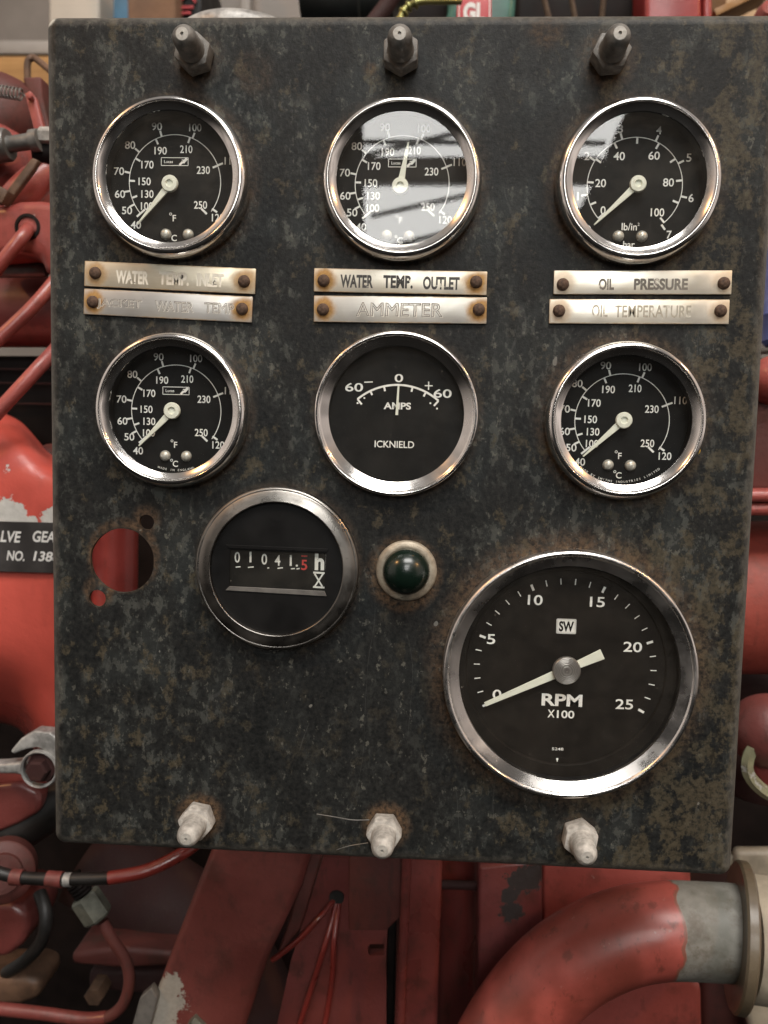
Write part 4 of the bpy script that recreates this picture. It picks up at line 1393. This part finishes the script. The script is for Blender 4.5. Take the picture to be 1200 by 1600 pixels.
b.build('filter_bowl', M['darkred'], eng)
b = MB(); b.lathe([(0, .012), (.006, .0105), (.010, .006), (.0112, 0), (.0112, -.02)], c=V(1205, 592, .115), axis=(-.3, -1, .2), seg=40)
b.build('red_knob', M['red_pink'], eng)

# ================================================================== other things standing round the engine
def solo(b, name, mat, label, cat, group=None, angle=35):
    o = b.build(name, mat, None, angle=angle)
    # put the origin at the thing's base
    vs = [v.co for v in o.data.vertices]
    c_ = Vector((sum(v.x for v in vs) / len(vs), sum(v.y for v in vs) / len(vs), min(v.z for v in vs)))
    o.data.transform(Matrix.Translation(-c_)); o.location = c_
    return tag(o, label, cat, group)


# corrugated hose and drum at the right edge
pts, rs = [], []
for i in range(61):
    t = i / 60
    pts.append(V(1172 + 90 * t, 549 - 3 * t, .14)); rs.append(.0019 if i % 2 else .0014)
solo(MB().tube(pts, rs, seg=16, raw=True), 'corrugated_hose', M['grey_steel'], 'thin grey corrugated hose below the blue drum at the right edge', 'hose')
b = MB(); q = V(1262, 540, .26)
b.lathe([(0, 0), (.026, 0), (.0285, .003), (.0285, .018), (.0295, .020), (.0285, .022), (.0285, .062), (.027, .066), (0, .067)], c=q, axis=(0, 0, 1), seg=64)
solo(b, 'blue_drum', M['blue_drum'], 'blue plastic drum just visible at the right edge beside the panel', 'drum')
solo(MB().pix([(1100, 1292), (1196, 1288), (1196, 1340), (1100, 1345)], .42, .08, .004), 'blue_crate', M['blue_paint'], 'flat blue crate low at the right edge under the dark red bowl', 'crate')
solo(MB().pix([(1196, 1275), (1400, 1270), (1400, 1340), (1196, 1345)], .46, .08, .004), 'tan_box', M['cream_paint'], 'tan box beside the blue crate at the right edge', 'box')

# seen over the top edge, left to right
wall = MB(); wall.box((0, 2.35, .9), (6.0, .1, 5.5), 0)
ow = solo(wall, 'hall_wall', M['wall_grey'], 'plain grey brown wall far behind the engine', 'wall')
b = MB(); a0 = V(-80, 62, 1.1); a1 = V(300, 62, 1.1); a2 = V(300, 84, 1.1); a3 = V(-80, 84, 1.1)
b.prism([a0, a1, a2, a3], Vector((0, .12, 0)), .004)
solo(b, 'grey_ledge', M['light_grey'], 'light grey ledge above the timber beam at upper left', 'ledge')
solo(MB().pix([(-120, 86), (300, 86), (300, 260), (-120, 260)], .95, .14, .006), 'timber_beam', M['wood'], 'orange timber beam behind the spring linkage at upper left', 'timber')
solo(MB().pix([(76, -120), (155, -120), (155, 70), (76, 70)], .80, .10, .004), 'cream_board', M['cream_paint'], 'cream board standing behind the top left corner of the panel', 'board')
solo(MB().pix([(157, -80), (206, -80), (206, 70), (157, 70)], .85, .12, .004), 'blue_box', M['blue_paint'], 'blue box between the cream board and the brown carton', 'box')
solo(MB().pix([(196, -80), (274, -80), (274, 80), (200, 80)], .75, .14, .004), 'brown_carton', M['cardboard'], 'brown carton to the right of the blue box', 'carton')
t = MB(); t.pix([(276, -60), (316, -60), (316, 70), (276, 70)], .78, .1, .003)
t.mi = 1
for (q0, q1) in (((282, 2), (294, -12)), ((296, -12), (306, 4)), ((284, 12), (302, 11)), ((282, 21), (298, 20))):
    A, B_ = V(*q0, .777), V(*q1, .777); d = (B_ - A)
    t.box((A + B_) / 2, (d.length, .002, .0028), 0, Matrix.Rotation(-math.atan2(d.z, d.x), 3, 'Y'))
solo(t, 'black_case', [M['black'], M['sign_red']], 'black case with red stripes beside the brown carton', 'case')
solo(MB().pix([(306, -60), (470, -60), (470, 60), (306, 60)], .95, .14, .004), 'brown_crate', M['wall_grey'], 'dull brown crate behind the round galvanised lid', 'crate')
solo(MB().pix([(376, -60), (390, -60), (390, 50), (376, 50)], .90, .03, .002), 'grey_post', M['light_grey'], 'narrow grey post in front of the brown crate', 'post')
# round galvanised lid
b = MB(); q = V(376, 60, .16); rl_ = 96 * S(376, 20, .16)
b.lathe([(0, .0045), (rl_ * .5, .0043), (rl_ * .72, .0040), (rl_ * .86, .0028), (rl_ * .95, .0008), (rl_ * .99, -.0015), (rl_, -.004), (rl_, -.02), (0, -.02)], c=q, axis=(0, -.05, 1), seg=72)
solo(b, 'galvanised_lid', M['galv'], 'round galvanised lid showing above the top edge of the panel', 'lid')
# dark motor
b = MB(); b.lathe([(0, 0), (.028, 0), (.030, .003), (.030, .05), (.026, .052), (.026, .08), (.018, .084), (.008, .10), (0, .10)], c=V(472, -4, .45), axis=(1, 0, .06), seg=56)
solo(b, 'dark_motor', simple('dark_green_black', (.022, .027, .026), .4, .2, .3, 60, .1), 'dark stepped motor housing behind the panel top, left of the beige box', 'motor')
solo(MB().pix([(548, 6), (590, -10), (606, -10), (606, 60), (540, 60)], .50, .08, .004), 'beige_box', M['beige'], 'beige box behind the dark motor', 'box')
b = MB(); b.tube([V(572, 50, .30), V(606, 6, .30), V(640, -50, .30)], [.0058, .0058, .0058], seg=24)
solo(b, 'red_lever', M['darkred'], 'dark red lever leaning right behind the panel top', 'lever')
b = MB()
pts = [V(622, 50, .26), V(628, 22, .26), V(640, 9, .26), V(662, 2, .26), V(720, 2, .27)]
b.tube(pts, .0022, seg=18)
for i, p in enumerate(((625, 34), (629, 21), (636, 12), (647, 6))):
    A = V(*p, .26); nx = V(*((629, 21), (636, 12), (647, 6), (662, 2))[i], .26)
    b.lathe([(.0022, 0), (.0034, .0004), (.0036, .0012), (.0034, .002), (.0022, .0024)], c=A, axis=nx - A, seg=20)
solo(b, 'brass_pipe', M['brass'], 'tarnished ringed brass pipe above the middle stud', 'pipe')
solo(MB().pix([(630, -40), (705, -40), (705, 60), (630, 60)], .36, .05, .004), 'dark_pump', M['dark'], 'oily dark pump block behind the brass pipe', 'pump')
gm = empty('green_machine', V(755, 60, .36), 'green machine behind the panel top, carrying a red badge with white letters', 'machine')
MB().pix([(700, -60), (812, -60), (806, 10), (800, 60), (690, 60), (700, 10)], .34, .06, .006, 4).build('body', M['green_paint'], gm)
b = MB(); b.pix([(715, -14), (768, -12), (768, 34), (713, 34)], .330, .003, .0004)
b.mi = 1
for (p, q) in (((718, -10), (765, -8)), ((765, -8), (765, 33)), ((717, 33), (718, -10))):
    A, B_ = V(*p, .3298), V(*q, .3298); b.quad2((A.x, A.z), (B_.x, B_.z), .0007, .3298)
q = V(741, 19, .3296)
b.text('GL', (q.x, q.z), 30 * S(740, 10, .33), .3296, width=34 * S(740, 10, .33), bold=.05)
b.build('badge', [M['sign_red'], M['whiteplate']], gm)
M['cable'] = simple('hose_steel', (.20, .15, .11), .4, .5, .3, 200, .1)
for i, (x0, x1, yy_) in enumerate(((838, 868, .30), (884, 906, .32), (948, 936, .28))):
    pts, rs = [], []
    for k in range(81):
        t = k / 80
        pts.append(V(x0 + (x1 - x0) * t, -50 + 120 * t, yy_)); rs.append(.0022 if k % 2 else .0017)
    solo(MB().tube(pts, rs, seg=16, raw=True), 'flexible_conduit', M['cable'],
         ['leftmost ribbed conduit, leaning, beside the green machine', 'middle ribbed conduit behind the panel top', 'rightmost ribbed conduit, next to the red cabinet'][i], 'conduit', 'ribbed conduits behind the panel top')
solo(MB().pix([(806, -60), (1014, -60), (1014, 70), (806, 70)], .44, .06, .004), 'dark_cabinet', M['dark'], 'dark cabinet behind the ribbed conduits', 'cabinet')
b = MB(); b.pix([(1008, -70), (1098, -70), (1098, 70), (1008, 70)], .40, .08, .004)
b.pix([(1100, -70), (1113, -70), (1113, 70), (1100, 70)], .398, .08, .002)
solo(b, 'red_cabinet', red_paint('cabinet_red', (.24, .022, .022), .4, 0, dirt=.2), 'plain red cabinet behind the top right of the panel', 'cabinet')
b = MB(); A, B_ = V(1108, 34, .42), V(1196, -8, .42); d = B_ - A
b.box((A + B_) / 2, (d.length, .03, .0055), .0006, d.to_track_quat('X', 'Z').to_matrix())
solo(b, 'timber_strip', M['wood'], 'diagonal timber strip at the top right corner', 'timber')
solo(MB().pix([(1134, -60), (1184, -60), (1184, 70), (1134, 70)], .46, .05, .002), 'timber_block', M['wood_pale'], 'pale upright timber block behind the diagonal strip', 'timber')
solo(MB().pix([(1186, -60), (1290, -60), (1290, 120), (1186, 120)], .52, .05, .002), 'brown_board', M['cardboard'], 'brown board at the far top right corner', 'board')
solo(MB().lathe([(0, .012), (.006, .010), (.0095, .005), (.011, 0), (.011, -.02)], c=V(1205, 30, .24), axis=(-.3, -1, .4), seg=32), 'pink_cap', M['red_pink'], 'pinkish rounded cap at the top right corner of the panel', 'cap')
